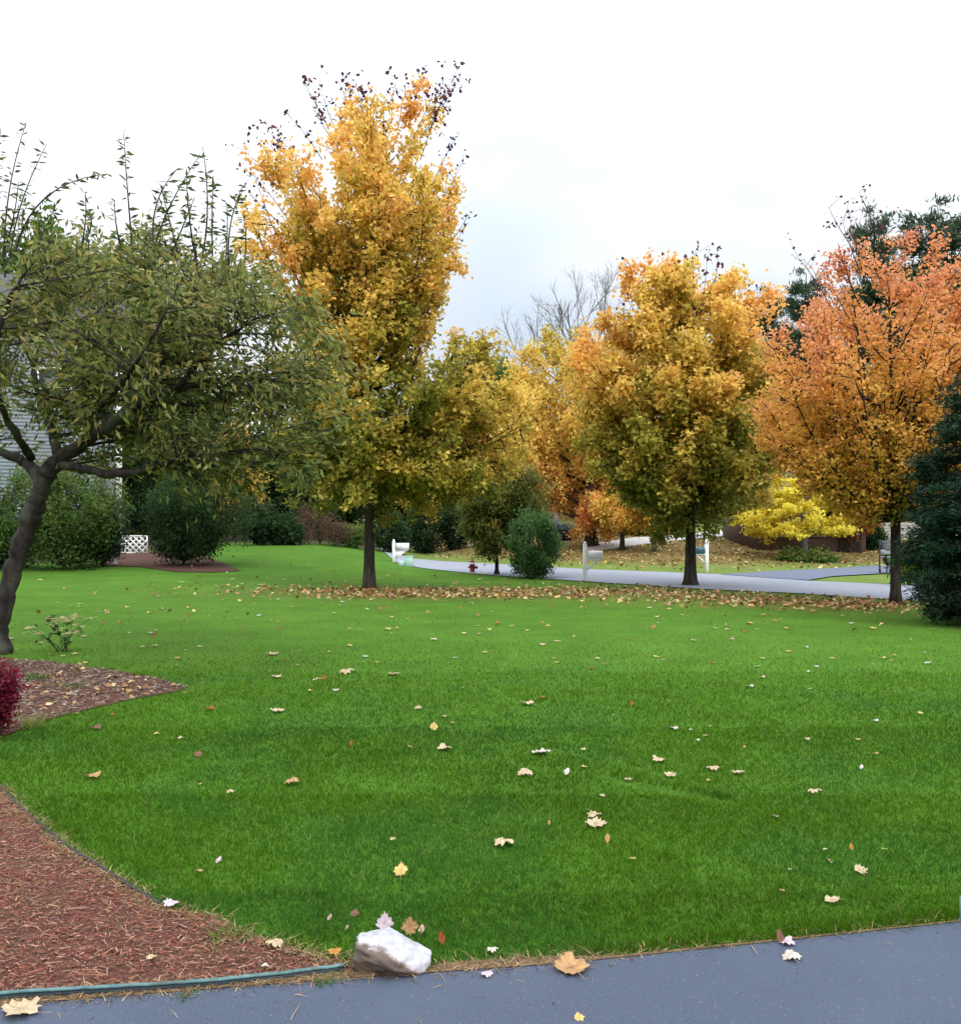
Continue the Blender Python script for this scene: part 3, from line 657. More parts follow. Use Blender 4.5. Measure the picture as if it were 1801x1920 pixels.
put('ochre_tree', 440, 790, 56, 'ochre-leaved tree seen through the lower right of the fruit tree', .9)
put('dark_tree', 360, 700, 62, 'dark tree in shade behind the wide dark shrub', 1.2)
put('dark_tree', 505, 800, 58, 'dark tree behind the far end of the left lawn', 1.2)
put('pine_tree', 575, 790, 62, 'dark conifer behind the brown dry brush', 1.3)
put('green_tree', 640, 740, 68, 'green tree hidden behind the tall fan-shaped maple', 1.1)
put('dark_tree', 735, 800, 64, 'dark tree standing over the leftmost white mailbox', 1.3)
put('dark_tree', 815, 815, 66, 'dark tree right of the leftmost mailbox, behind the hydrant', 1.3)
put('ochre_tree', 800, 740, 60, 'ochre-leaved tree at the right shoulder of the tall maple', .9)
put('green_tree', 905, 640, 82, 'bright green tree top in the gap right of the tall maple', .8)
put('green_tree', 960, 668, 86, 'smaller green tree top at the lowest point of the skyline', .9)
put('orange_tree', 905, 800, 66, 'orange tree glimpsed above the small dark roadside tree', .8)
put('dark_tree', 1000, 880, 70, 'dark tree low behind the fresh green roadside shrub', 1.4)
put('pine_tree', 1742, 368, 58, 'tall pine rising behind the orange maple, at upper right', .95)
put('pine_tree', 1640, 378, 62, 'slender pine just left of the tallest pine behind the orange maple', .6)
put('pine_tree', 1510, 500, 66, 'pine between the golden maple and the orange maple', .7)
put('pine_tree', 1440, 535, 70, 'low pine top just right of the golden maple crown', .8)
put('dark_tree', 1400, 850, 60, 'dark tree in the shade between golden maple and yellow tree', 1.2)
put('dark_tree', 1250, 780, 72, 'dark tree behind the golden maple and the far driveway', 1.3)
put('pine_tree', 1810, 480, 62, 'pine cut by the right edge above the dark evergreen', 1.0)
# shrubs along the far side
def shrub_at(px, py, w_, top, label, seed, p_=DKG, n=5000):
    return tree('far_shrub', label, 'shrub', px, py, [(top, px - w_ * .25, px + w_ * .25), ((top + py) / 2, px - w_ / 2, px + w_ / 2), (py - 2, px - w_ * .45, px + w_ * .45)], .06, py - 6, 45, n, .14, .09, p_, (.2, .7, .6, .2), seed=seed, stems=4, steep=3, sig=.15, group='shrubs along the woods and far houses')
shrub_at(480, 1022, 90, 930, 'dark shrub right of the mulch bed at the back of the lawn', 61)
shrub_at(535, 1022, 60, 960, 'low dark shrub between the mulch bed shrub and the dry brush', 62)
shrub_at(790, 1037, 70, 945, 'dark brownish shrub right behind the leftmost mailbox', 63)
shrub_at(848, 1030, 70, 930, 'dark green shrub over the far grass behind the hydrant', 64)
shrub_at(735, 1037, 60, 960, 'dark shrub left of the leftmost mailbox', 65)
shrub_at(1395, 1008, 70, 945, 'dark shrub beside the pale far driveway', 66)
shrub_at(1190, 1003, 60, 975, 'low dark green hedge shrub behind the single-trunk small maple', 67, GRN)
shrub_at(1244, 1003, 28, 975, 'small round green shrub right of the twin-trunk maple', 68, GRN)
shrub_at(1045, 1012, 60, 985, 'low blue-grey mass left of the thick maple trunk', 69, [(.04, .06, .06), (.10, .13, .14), (.17, .2, .21)])  # shrub form stands in for an unidentified blue-grey object
shrub_at(1625, 1030, 60, 985, 'dark green shrub at the right corner of the brown house', 70)
shrub_at(1512, 1052, 90, 1043, 'low dark ground-hugging shrub around the yellow tree foot', 71, GRN)

rg = np.random.default_rng(909); n = 60000
x = rg.uniform(-75, 75, n); y = rg.uniform(84, 112, n) + .12 * np.abs(x); hh = 5.5 + 4.5 * fbm(x + 90, y, 7, 44)
C = np.stack([x, y, terrain(x, y) + hh * rg.random(n) ** .8], 1); V, F3 = leaf_geo(C, .75, .6, rg, .8)
cc = pal([(.02, .045, .016), (.05, .08, .022), (.14, .13, .03), (.34, .2, .04)], np.clip(fbm(x + 90, y, 9, 45) * 1.1 - .15 + rg.normal(0, .12, n), 0, 1))
tag(obj('distant_woods', mesh_np('distant_woods', V, F3, np.repeat(cc, 4, 0)), M['leaf']), 'far dark woods closing the view behind the lawn and houses', 'woods', kind='stuff')
# ---- bare trees
def bare(label, px, Yd, top, base_h, seed, spread=.45):
    rng = np.random.default_rng(seed); x = (px - CX) / F * Yd; b = np.array([x, Yd, Z(x, Yd)])
    root = thing('bare_tree', label, 'tree', b, 0, 'bare grey trees'); mb = MB()
    H = CAMZ + (HY - top) / F * Yd - b[2]
    def rec(p, d_, ln, r, dep):
        q = p + d_ * ln; c_ = bez(p, (p + q) / 2 + rng.normal(0, .04 * ln, 3), q, 5)
        mb.tube(c_ - b, np.linspace(r, r * .62, 5), 5, False)
        if dep == 0: return
        for k in range(3 if dep > 1 else 4):
            s = rng.uniform(.55, 1); pp = c_[int(s * 4)]
            nd = unit(d_ + rng.normal(0, spread, 3) + np.array([0, 0, .25])); rec(pp, nd, ln * rng.uniform(.5, .72), r * .55, dep - 1)
    rec(b + [0, 0, -.1], np.array([0, 0, 1.]), H * .42, .11, 0)
    for k in range(4):
        a = k * 1.57 + rng.uniform(0, 1); rec(b + [0, 0, H * .42 * (.98 - .08 * k)], unit(np.array([math.cos(a) * .32, math.sin(a) * .32, 1])), H * .24, .05, 4)
    mb.build('trunk', M['greybark'], root, smooth=True)
    sc = 1.12 * H / max(.1, max(v.co.z for v in root.children[0].data.vertices)); root.scale = (sc, sc, sc)
bare('bare grey tree rising above the maples left of the golden maple', 1098, 55, 520, 1, 81)
bare('shorter bare tree left of the tall bare tree above the pale maple', 1040, 58, 590, 1, 82, .5)
bare('bare grey tree top behind the lemon yellow tree', 1528, 46, 800, 1, 83)

# ------------------------------------------------------------------ grass, chips, litter
def blades(n, x, y, h, wd, rng, col, lean=.5):
    z = terrain(x, y); b = np.stack([x, y, z - .004], 1)
    a = rng.uniform(0, 2 * math.pi, n); s = np.stack([np.cos(a), np.sin(a), np.zeros(n)], 1) * (wd / 2)[:, None]
    ln = rng.normal(0, lean, (n, 2)) * h[:, None]
    m_ = b + np.stack([ln[:, 0] * .35, ln[:, 1] * .35, h * .6], 1); t = b + np.stack([ln[:, 0], ln[:, 1], h], 1)
    V = np.stack([b - s, b + s, m_ + s * .75, m_ - s * .75, t], 1).reshape(-1, 3)
    q = np.arange(n)[:, None] * 5
    return V, [q + [0, 1, 2, 3], q + [3, 2, 4]], np.repeat(col, 5, 0)
def grass_field():
    rng = np.random.default_rng(101)
    xs, ys = [], []
    for y0, y1, den in ((3.2, 4.4, 14000), (4.4, 6, 9500), (6, 8, 5500), (8, 11, 3200), (11, 15, 1700), (15, 20, 800)):
        wd = y1 * .62 + 3.0; n = int((y1 - y0) * 2 * wd * den)
        xs.append(rng.uniform(-wd, wd, n)); ys.append(rng.uniform(y0, y1, n))
    x, y = np.concatenate(xs), np.concatenate(ys)
    keep = (np.abs(x) < y * .50 + .35) | ((np.abs(x) < y * .62 + 3.0) & (rng.random(len(x)) < .6))
    for po in (drive_poly, mulch_poly, mid_top, road_poly):
        jx, jy = x + rng.normal(0, .012, len(x)), y + rng.normal(0, .012, len(x))
        keep &= ~inside(po, jx, jy)
    keep &= np.interp(x, RN[:, 0], RN[:, 1]) > y
    keep &= rng.random(len(x)) > .96 * sstep(6.5, 15, y)
    keep &= pl_dist(drive_edge, x, y) > np.interp(x, [-3, -.9, .3, .9, 3], [.06, .06, .05, .008, .004]) * rng.uniform(.3, 1.3, len(x))
    x, y = x[keep], y[keep]; n = len(x)
    clump = fbm(x, y, .22, 21); tone = fbm(x, y, 1.3, 31)
    h = rng.uniform(.014, .036, n) * (.65 + .8 * clump)
    r0, r1 = gp(1165, 1462)[:2], gp(1335, 1497)[:2]; rd = pl_dist(np.array([r0, r1]), x, y); sd = ((r1[0] - r0[0]) * (y - r0[1]) - (r1[1] - r0[1]) * (x - r0[0])) > 0
    h = np.where((rd < .10) & sd, h * 1.9, np.where((rd < .13) & ~sd, h * .45, h))      # the step left by a mower wheel
    ed = pl_dist(drive_edge, x, y); h = h * np.where((ed < .12) & (x > .3), 1.6, 1)
    wd = np.interp(y, [3, 6, 12, 25], [.0026, .0038, .0075, .011]) * rng.uniform(.7, 1.3, n)
    base = lawn_tint(x, y)
    g = np.array([[.048, .132, .003], [.070, .172, .004], [.15, .265, .018], [.034, .115, .018]])[rng.choice(4, n, p=[.46, .37, .09, .08])]; cool = (fbm(x, y, .8, 61) + rng.normal(0, .07, n) > .62) & (y < 12); g[cool] = [.046, .140, .016]
    dry = rng.random(n) < .015
    g[dry] = [.30, .27, .11]
    f = sstep(7, 16, y)[:, None]
    col = g * (.84 + .52 * tone[:, None]) * (base[:, 1:2] / .155) ** 1.1 * rng.uniform(.86, 1.14, (n, 1)) * (1 + np.array([.50, .38, 1.2]) * sstep(6, 15, y)[:, None])  # blades also brightened with distance, the same painted sheen
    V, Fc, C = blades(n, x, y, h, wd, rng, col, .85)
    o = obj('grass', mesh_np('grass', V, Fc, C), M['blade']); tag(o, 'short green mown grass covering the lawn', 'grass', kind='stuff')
    # dry straw along the driveway edge
    e = dense(drive_edge, .002); n = 15000; k = rng.integers(0, len(e), n)
    off = rng.normal(.03, .03, n); sc_ = rng.random(n) < .03; off[sc_] = -rng.exponential(.22, sc_.sum()); x = e[k, 0] + rng.normal(0, .02, n); y = e[k, 1] + off
    lo = np.interp(x, [-3, -1.2, -.3, .3, .6, 3], [1, 1, .9, .5, .16, .10]); kk = rng.random(n) < lo; kk &= (y > 2.8)
    x, y = x[kk], y[kk]; n = len(x)
    col = np.array([[.30, .20, .10], [.22, .13, .06], [.42, .30, .16], [.12, .075, .04]])[rng.integers(0, 4, n)] * rng.uniform(.7, 1.2, (n, 1))
    e2 = dense(mulch_top[3:], .002); m2 = 2600; k2 = rng.integers(0, len(e2), m2)
    x = np.concatenate([x, e2[k2, 0] + rng.normal(0, .03, m2)]); y = np.concatenate([y, e2[k2, 1] + rng.normal(-.01, .03, m2)])
    col = np.concatenate([col, np.array([[.30, .20, .10], [.22, .13, .06], [.12, .20, .03], [.40, .30, .15]])[rng.integers(0, 4, m2)] * rng.uniform(.7, 1.2, (m2, 1))]); n += m2
    V, Fc, C = blades(n, x, y, rng.uniform(.006, .02, n), rng.uniform(.003, .006, n), rng, col, 2.6)
    V[:, 2] += .012
    tag(obj('dry_grass', mesh_np('dry_grass', V, Fc, C), M['dead']), 'tan dry grass clippings along the driveway edge', 'dry grass', kind='stuff')
grass_field()
de = dense(drive_edge, .05); tn = np.gradient(de, axis=0); tn /= np.linalg.norm(tn, axis=1, keepdims=True); nn = np.stack([-tn[:, 1], tn[:, 0]], 1)
wv = np.interp(de[:, 0], [-3, -.4, .25, .5, 3], [.07, .07, .06, .014, .006])[:, None]
strip('soil', de - nn * .004, de + nn * wv, noisy('verge_soil', (.07, .042, .025), (.20, .13, .07), 70, .95, .8, .1), .015, n=300, rows=2)
def chips(name, poly, n, pl_, ln, rng, label, zb=.012):
    lo, hi = poly.min(0), poly.max(0)
    x = rng.uniform(lo[0], hi[0], n * 4); y = rng.uniform(lo[1], hi[1], n * 4)
    k = inside(poly, x, y) & (y > 2.6) & (np.abs(x) < y * .55 + .5); x, y = x[k][:n], y[k][:n]; n = len(x)
    C = np.stack([x, y, terrain(x, y) + zb + rng.uniform(0, .012, n)], 1)
    a = rng.normal(0, .9, n); d_ = unit(np.stack([np.cos(a), np.sin(a), rng.normal(0, .22, n)], 1))
    nr = unit(rng.normal(0, .35, (n, 3)) + [0, 0, 1]); s_ = unit(np.cross(nr, d_)); nr = np.cross(d_, s_)
    l = (ln * rng.gamma(2.2, .4, n))[:, None]; wd = (ln * rng.uniform(.10, .26, n))[:, None]; th = wd * .35
    V = np.stack([C - d_ * l / 2 - s_ * wd / 2, C + d_ * l / 2 - s_ * wd * .25, C + d_ * l / 2 + s_ * wd * .3, C - d_ * l / 2 + s_ * wd / 2,
                  C - d_ * l * .4 - s_ * wd * .3 + nr * th, C + d_ * l * .4 - s_ * wd * .2 + nr * th, C + d_ * l * .4 + s_ * wd * .2 + nr * th, C - d_ * l * .4 + s_ * wd * .3 + nr * th], 1).reshape(-1, 3)
    q = np.arange(n)[:, None] * 8
    Fq = np.concatenate([q + f_ for f_ in ([4, 5, 6, 7], [0, 1, 5, 4], [1, 2, 6, 5], [2, 3, 7, 6], [3, 0, 4, 7])])
    col = np.array(pl_)[rng.integers(0, len(pl_), n)] * rng.uniform(.65, 1.3, (n, 1))
    tag(obj(name, mesh_np(name, V, Fq, np.repeat(col, 8, 0)), M['chip']), label, 'mulch', kind='stuff')
rg = np.random.default_rng(202)
chips('wood_chips', mulch_poly, 42000, [(.19, .058, .038), (.23, .075, .048), (.14, .045, .032), (.28, .13, .08), (.20, .10, .062), (.09, .034, .026), (.17, .10, .08), (.33, .21, .13)], .023, rg, 'shredded red bark mulch in the front bed')
chips('wood_chips', mid_top, 11000, [(.12, .06, .045), (.16, .09, .07), (.09, .05, .04), (.22, .17, .13), (.07, .04, .032), (.34, .28, .22)], .042, rg, 'weathered brown bark mulch in the bed under the leaning tree')
def litter(name, x, y, size, rng, label, zl=.03, dark=.0):
    n = len(x); C = np.stack([x, y, terrain(x, y) + zl + rng.uniform(0, .02, n)], 1)
    V, F3 = leaf_geo(C, size, size * .85, rng, 2.2)
    col = np.array([(.50, .36, .17), (.42, .25, .10), (.32, .15, .06), (.55, .45, .24), (.24, .12, .055), (.46, .36, .10)])[rng.choice(6, n, p=[.2, .22, .2, .12, .16, .1])] * rng.uniform(.6, 1.15, (n, 1))
    tag(obj(name, mesh_np(name, V, F3, np.repeat(col, 4, 0)), M['dead']), label, 'leaves', kind='stuff')
rg = np.random.default_rng(303)
x = rg.uniform(-9, 12, 60000); y = rg.uniform(15, 33, 60000)
k = rg.random(60000) < litter_amount(x, y) ** 1.3 * .5 * (.35 + 1.2 * fbm(x, y, .9, 8)) + .006
k &= np.interp(x, RN[:, 0], RN[:, 1]) > y + .1
litter('leaf_litter', x[k], y[k], .10, rg, 'tan and brown fallen leaves spread under the lawn maples')
x = rg.uniform(-3, 32, 26000); y = rg.uniform(30, 62, 26000); df = y - np.interp(x, FARX, FARY)
k = (df > 0) & (df < 20) & ~inside(road_poly, x, y) & (rg.random(26000) < sstep(-1, 4, df) * .45 + .03)
k &= ~inside(np.concatenate([rd_up, rd_lo[::-1]]), x, y) & ~inside(np.concatenate([dw_up, dw_lo[::-1]]), x, y)
litter('leaf_litter', x[k], y[k], .15, rg, 'brown leaves covering the slope across the road', .01)
x = rg.uniform(-4.6, -2.1, 1500); y = rg.uniform(6, 13, 1500); k = inside(mid_top, x, y); litter('leaf_litter', x[k][:170], y[k][:170], .07, rg, 'pale dead leaves lying on the mulch under the leaning tree', .015)

# ------------------------------------------------------------------ single fallen leaves
OUT = [(0, -.46), (.10, -.36), (.25, -.42), (.30, -.30), (.27, -.20), (.42, -.14), (.50, .00), (.38, .04), (.40, .14), (.36, .28), (.24, .24), (.18, .30), (.16, .44), (.05, .46), (0, .55),
       (-.06, .45), (-.17, .42), (-.19, .29), (-.26, .25), (-.38, .26), (-.39, .12), (-.37, .03), (-.48, -.03), (-.41, -.15), (-.28, -.21), (-.31, -.31), (-.24, -.40), (-.09, -.35)]
OVAL = [(0, -.5), (.14, -.36), (.24, -.12), (.24, .1), (.15, .34), (0, .52), (-.14, .34), (-.23, .1), (-.25, -.12), (-.13, -.36)]
def leaf_mesh(out, curl, cup, seed):
    rng = np.random.default_rng(seed); o2 = np.array(out) * rng.uniform(.9, 1.1, (len(out), 2)); n = len(o2)
    ring = [o2, o2 * .55, np.zeros((1, 2))]
    p = np.concatenate(ring); r2 = (p ** 2).sum(1)
    z = curl * p[:, 0] ** 2 * 1.2 + cup * p[:, 1] ** 2 + rng.normal(0, .035, len(p)) * (r2 > .05) + .12 * curl * p[:, 1] * p[:, 0]
    z -= z.min(); V = np.stack([p[:, 0], p[:, 1], z], 1)
    j = np.arange(n); j2 = (j + 1) % n
    q = np.stack([j, j2, n + j2, n + j], 1); t = np.stack([n + j, n + j2, np.full(n, 2 * n)], 1)
    st = np.array([[-.012, -.48, 0], [.012, -.48, 0], [.05, -.85, .05], [.03, -.86, .05]]); st[:, 2] += V[0, 2]
    V = np.concatenate([V, st]); m0 = 2 * n + 1
    return V, [np.concatenate([q, [[m0, m0 + 1, m0 + 2, m0 + 3]]]), t]
LC = {'cream': (.54, .42, .26), 'white': (.60, .53, .45), 'yellow': (.60, .44, .15), 'tan': (.46, .27, .12), 'rust': (.34, .085, .02), 'brown': (.20, .095, .06), 'lilac': (.60, .47, .52), 'pink': (.55, .35, .29), 'orange': (.50, .24, .05)}
shapes = [leaf_mesh(OUT, .35, .2, 1), leaf_mesh(OUT, -.45, .25, 2), leaf_mesh(OUT, -.7, -.2, 3), leaf_mesh(OVAL, .5, .4, 4), leaf_mesh(OUT, .3, .5, 5)]
leafme = {}
def leaf_me(col, k):
    if (col, k) not in leafme:
        V, Fc = shapes[k]; g = np.random.default_rng(k * 31 + len(col)); n = (len(V) - 5) // 2
        tone = g.uniform(.72, 1.12, len(V)); tone[:n] *= .86; tone[-5:] = .6
        me = mesh_np('leaf_blade', V, Fc, np.array(LC[col]) * tone[:, None], True)
        me.materials.append(M['dead']); leafme[(col, k)] = me
    return leafme[(col, k)]
lrng = np.random.default_rng(404); nleaf = 0
def put_leaf(px, py, wpx, col, label, up=0, k=None, group=None, zl=None):
    global nleaf
    k = int(lrng.integers(0, 5)) if k is None else k
    up = up if up >= 20 else 0
    g = gp(px, py + (wpx * .35 if up else wpx * .12)); size = wpx * g[1] / F * (.85 if up else .95)
    on_asph = bool(inside(drive_poly, g[0:1], g[1:2])[0]); on_m = bool(inside(mulch_poly, g[0:1], g[1:2])[0])
    o = obj('fallen_leaf', leaf_me(col, k))
    z = zl if zl is not None else (.016 if on_asph else .028 if on_m else (.013 if g[1] < 14 else .016))
    o.location = (g[0], g[1], g[2] + z); o.scale = (size, size, size)
    if up: o.rotation_euler = (math.radians(up), lrng.uniform(-.25, .25), lrng.uniform(-.5, .5)); o.location.z += size * .5 * math.sin(math.radians(up)) - .01
    else: o.rotation_euler = (lrng.uniform(-.1, .16), lrng.uniform(-.12, .12), lrng.uniform(0, 6.28))
    tag(o, label, 'leaf', group or 'fallen leaves on the lawn and driveway'); nleaf += 1
NEAR = [
 (722, 1735, 42, 'lilac', 'pale lilac-grey maple leaf standing behind the left end of the white rock', 65, 0),
 (768, 1741, 40, 'tan', 'tan maple leaf standing upright just behind the white rock', 75, 4),
 (790, 1742, 26, 'pink', 'pale pink curled leaf between the tan upright leaf and the rust leaf', 30, 3),
 (828, 1762, 30, 'rust', 'rust orange leaf standing in the grass right of the white rock', 70, 3),
 (650, 1740, 16, 'pink', 'small pinkish leaf tuft in grass up and left of the white rock', 30, 3),
 (625, 1791, 32, 'orange', 'orange-tan leaf on the mulch tip touching the left side of the rock', 10, 1),
 (618, 1721, 18, 'pink', 'small pink leaf in the grass left of the rock above the mulch tip', 35, 3),
 (665, 1712, 22, 'brown', 'dull brown leaf sunk in the grass above left of the white rock', 25, 0),
 (752, 1630, 36, 'yellow', 'pale yellow star-shaped maple leaf on grass above the white rock', 35, 0),
 (922, 1787, 24, 'white', 'small white curled leaf in grass midway from rock to large tan leaf', 0, 2),
 (912, 1833, 26, 'lilac', 'pale lilac leaf on the driveway edge below the small white curled leaf', 0, 1),
 (1070, 1815, 78, 'tan', 'large tan curled maple leaf lying across grass and driveway edge', 8, 4),
 (1462, 1762, 36, 'brown', 'brown leaf standing at the grass edge above the driveway at right', 60, 3),
 (1475, 1773, 34, 'lilac', 'pale lilac leaf lying in front of the brown standing leaf', 10, 1),
 (1484, 1800, 42, 'white', 'white curled leaf lying alone on the driveway at right', 0, 2),
 (1085, 1909, 26, 'yellow', 'yellow leaf on the driveway at the bottom edge', 25, 0),
 (40, 1898, 84, 'cream', 'large cream yellow leaf below the green edging at lower left corner', 12, 0),
 (515, 1780, 38, 'cream', 'long cream leaf on the mulch left of the rock', 0, 2),
 (285, 1808, 24, 'cream', 'small cream leaf alone in the middle of the red mulch', 0, 1),
 (497, 1826, 18, 'white', 'small white leaf on the mulch just above the green edging', 0, 1),
 (322, 1704, 36, 'lilac', 'lilac-white leaf at the line between red mulch and grass', 10, 1),
 (410, 1612, 20, 'lilac', 'small white-lilac leaf in grass above the lilac leaf at the mulch line', 30, 3),
 (1560, 1692, 36, 'cream', 'cupped cream leaf in the grass above the right driveway edge', 0, 4),
 (1612, 1627, 34, 'cream', 'cream lobed leaf up and right of the cupped cream leaf', 20, 0),
 (1555, 1613, 16, 'pink', 'tiny pink leaf left of the cream lobed leaf at lower right', 20, 3),
 (1595, 1590, 18, 'orange', 'small orange upright leaf above the cream lobed leaf at lower right', 65, 3),
 (1453, 1533, 24, 'white', 'white leaf alone in the right-hand grass below the mower ridge', 15, 3),
 (1525, 1487, 28, 'cream', 'cream leaf up and right of the lone white leaf', 0, 2),
 (1117, 1546, 46, 'cream', 'lower, larger cream leaf of the stacked pair in the middle foreground', 10, 0),
 (1115, 1531, 34, 'cream', 'upper, smaller cream leaf of the stacked pair in the middle foreground', 10, 1),
 (1138, 1574, 22, 'tan', 'round tan leaf just below the stacked pair of cream leaves', 55, 3),
 (944, 1583, 48, 'cream', 'long flat cream leaf left of the stacked pair', 0, 2),
 (1029, 1544, 14, 'tan', 'small tan leaf between the long flat leaf and the stacked pair', 50, 3),
 (985, 1451, 36, 'cream', 'slim cream leaf left of the white oval leaf in mid lawn', 0, 2),
 (1014, 1411, 40, 'white', 'broad pale leaf above the slim cream leaf in mid lawn', 0, 0),
 (1062, 1445, 24, 'white', 'white roundish leaf right of the slim cream leaf', 30, 3),
 (1235, 1426, 30, 'cream', 'cream leaf just above the curved leaf by the mower ridge', 0, 1),
 (1256, 1455, 26, 'cream', 'curved cream leaf just above the mower ridge', 0, 4),
 (1178, 1464, 20, 'cream', 'small cream leaf at the left end of the mower ridge', 0, 0),
 (1337, 1443, 28, 'cream', 'left leaf of the close pair right of the mower ridge', 0, 2),
 (1383, 1450, 28, 'cream', 'right leaf of the close pair right of the mower ridge', 10, 0),
 (1262, 1367, 20, 'white', 'pale leaf above the mower ridge, straight up from the curved leaf', 0, 1),
 (834, 1404, 34, 'cream', 'cream leaf in the lawn below a small yellow upright leaf', 0, 1),
 (813, 1364, 20, 'yellow', 'small yellow upright leaf above a cream leaf in the lawn', 60, 0),
 (658, 1393, 16, 'rust', 'small rust red leaf left of the yellow upright leaf', 40, 3),
 (547, 1468, 36, 'tan', 'light tan curled leaf in the dark left lawn', 0, 2),
 (175, 1456, 32, 'tan', 'tan leaf on grass between the two mulch beds at left', 0, 1),
 (432, 1488, 20, 'cream', 'thin cream leaf down and left of the light tan curled leaf', 0, 2),
 (340, 1386, 14, 'cream', 'tiny cream leaf on grass right of the brown mulch bed', 0, 1),
 (372, 1413, 20, 'brown', 'dull brown leaf below the tiny cream leaf by the brown mulch bed', 30, 0),
 (1614, 1437, 16, 'white', 'small white leaf in the lawn near the right edge', 30, 3),
 (1640, 1353, 14, 'white', 'tiny white leaf up and right of the small white one near the right edge', 0, 1),
 (1395, 1399, 12, 'tan', 'tiny tan leaf above the close pair at right', 20, 3),
 (987, 1319, 30, 'cream', 'cream leaf in the centre of the bright lawn band', 0, 1),
 (1184, 1318, 13, 'rust', 'tiny rust leaf right of the centre cream leaf', 40, 3),
 (738, 1264, 26, 'cream', 'cream leaf in the lawn below the tall maple trunk', 0, 0),
 (649, 1260, 30, 'cream', 'flat cream leaf left of the one below the tall maple trunk', 0, 2),
 (517, 1269, 24, 'cream', 'cream leaf right of the brown mulch bed tip', 0, 1),
 (511, 1226, 26, 'cream', 'pale leaf straight above the cream leaf near the mulch bed tip', 0, 4),
 (608, 1269, 18, 'rust', 'faint rust leaf just left of the flat cream leaf', 30, 3),
 (630, 1295, 14, 'white', 'tiny white leaf below the faint rust leaf', 0, 1),
 (784, 1329, 18, 'cream', 'small cream leaf above the yellow upright leaf', 0, 2),
 (520, 1333, 30, 'cream', 'pale shrivelled leaf in the lawn right of the mulch bed', 10, 4),
 (1405, 1288, 18, 'white', 'small pale leaf in the bright lawn below the golden maple', 0, 1),
 (290, 1191, 18, 'rust', 'rust orange leaf in the left lawn beyond the brown mulch bed', 50, 3),
 (392, 1330, 22, 'rust', 'rust brown leaf beside the tip of the brown mulch bed', 10, 1),
 (180, 1366, 24, 'brown', 'dull brown leaf in grass just below the brown mulch bed', 10, 1),
]
for a in NEAR: put_leaf(*a)
zones = [(1085, 1165, 100, (6, 12), 'on the far lawn around the maple trunks'), (1165, 1250, 80, (8, 15), 'on the bright lawn in front of the maples'), (1250, 1420, 30, (8, 15), 'on the middle of the lawn'), (1420, 1700, 12, (9, 15), 'half sunk in the near grass')]
CN = [('white', 'white'), ('cream', 'cream'), ('yellow', 'yellow'), ('tan', 'tan'), ('rust', 'rust brown')]
for y0, y1, n, (s0, s1), where in zones:
    k = 0
    while k < n:
        px, py = lrng.uniform(20, 1780), y0 + (y1 - y0) * lrng.random() ** 1.1
        g = gp(px, py)
        if inside(mid_top, g[0:1], g[1:2])[0] or inside(mulch_poly, g[0:1], g[1:2])[0] or np.interp(g[0], RN[:, 0], RN[:, 1]) < g[1] + .3 or (px > 1690 and py < 1180): continue
        c_, w_ = CN[int(lrng.choice(5, p=[.22, .34, .18, .16, .10]))]
        put_leaf(px, py, lrng.uniform(s0, s1), c_, f'small {w_} fallen leaf lying {where}', group=f'{w_} leaves scattered {where}'); k += 1

# ------------------------------------------------------------------ the rock and the edging
def rock(name, label, c, size, rz, seed, m, cat='rock', sub=5):
    import bmesh
    from mathutils import noise as mn
    bm = bmesh.new(); bmesh.ops.create_icosphere(bm, subdivisions=sub, radius=1)
    rr = np.random.default_rng(seed)
    planes = [(unit(rr.normal(0, 1, 3)), rr.uniform(.62, .9)) for _ in range(16)]
    for v in bm.verts:
        p = np.array(v.co)
        for n_, d_ in planes:
            e = p @ n_ - d_
            if e > 0: p = p - n_ * e * .9
        q = Vector(p * 2.0 + seed)
        p = p * (1 + .10 * mn.fractal(q, .8, 2.2, 5) + .03 * mn.noise(Vector(p * 9)))
        v.co = p * size
    me = bpy.data.meshes.new(name); bm.to_mesh(me); bm.free()
    for p_ in me.polygons: p_.use_smooth = True
    o = obj(name, me, m, None, c); o.rotation_euler = rz if hasattr(rz, '__len__') else (0, 0, rz)
    return tag(o, label, cat)
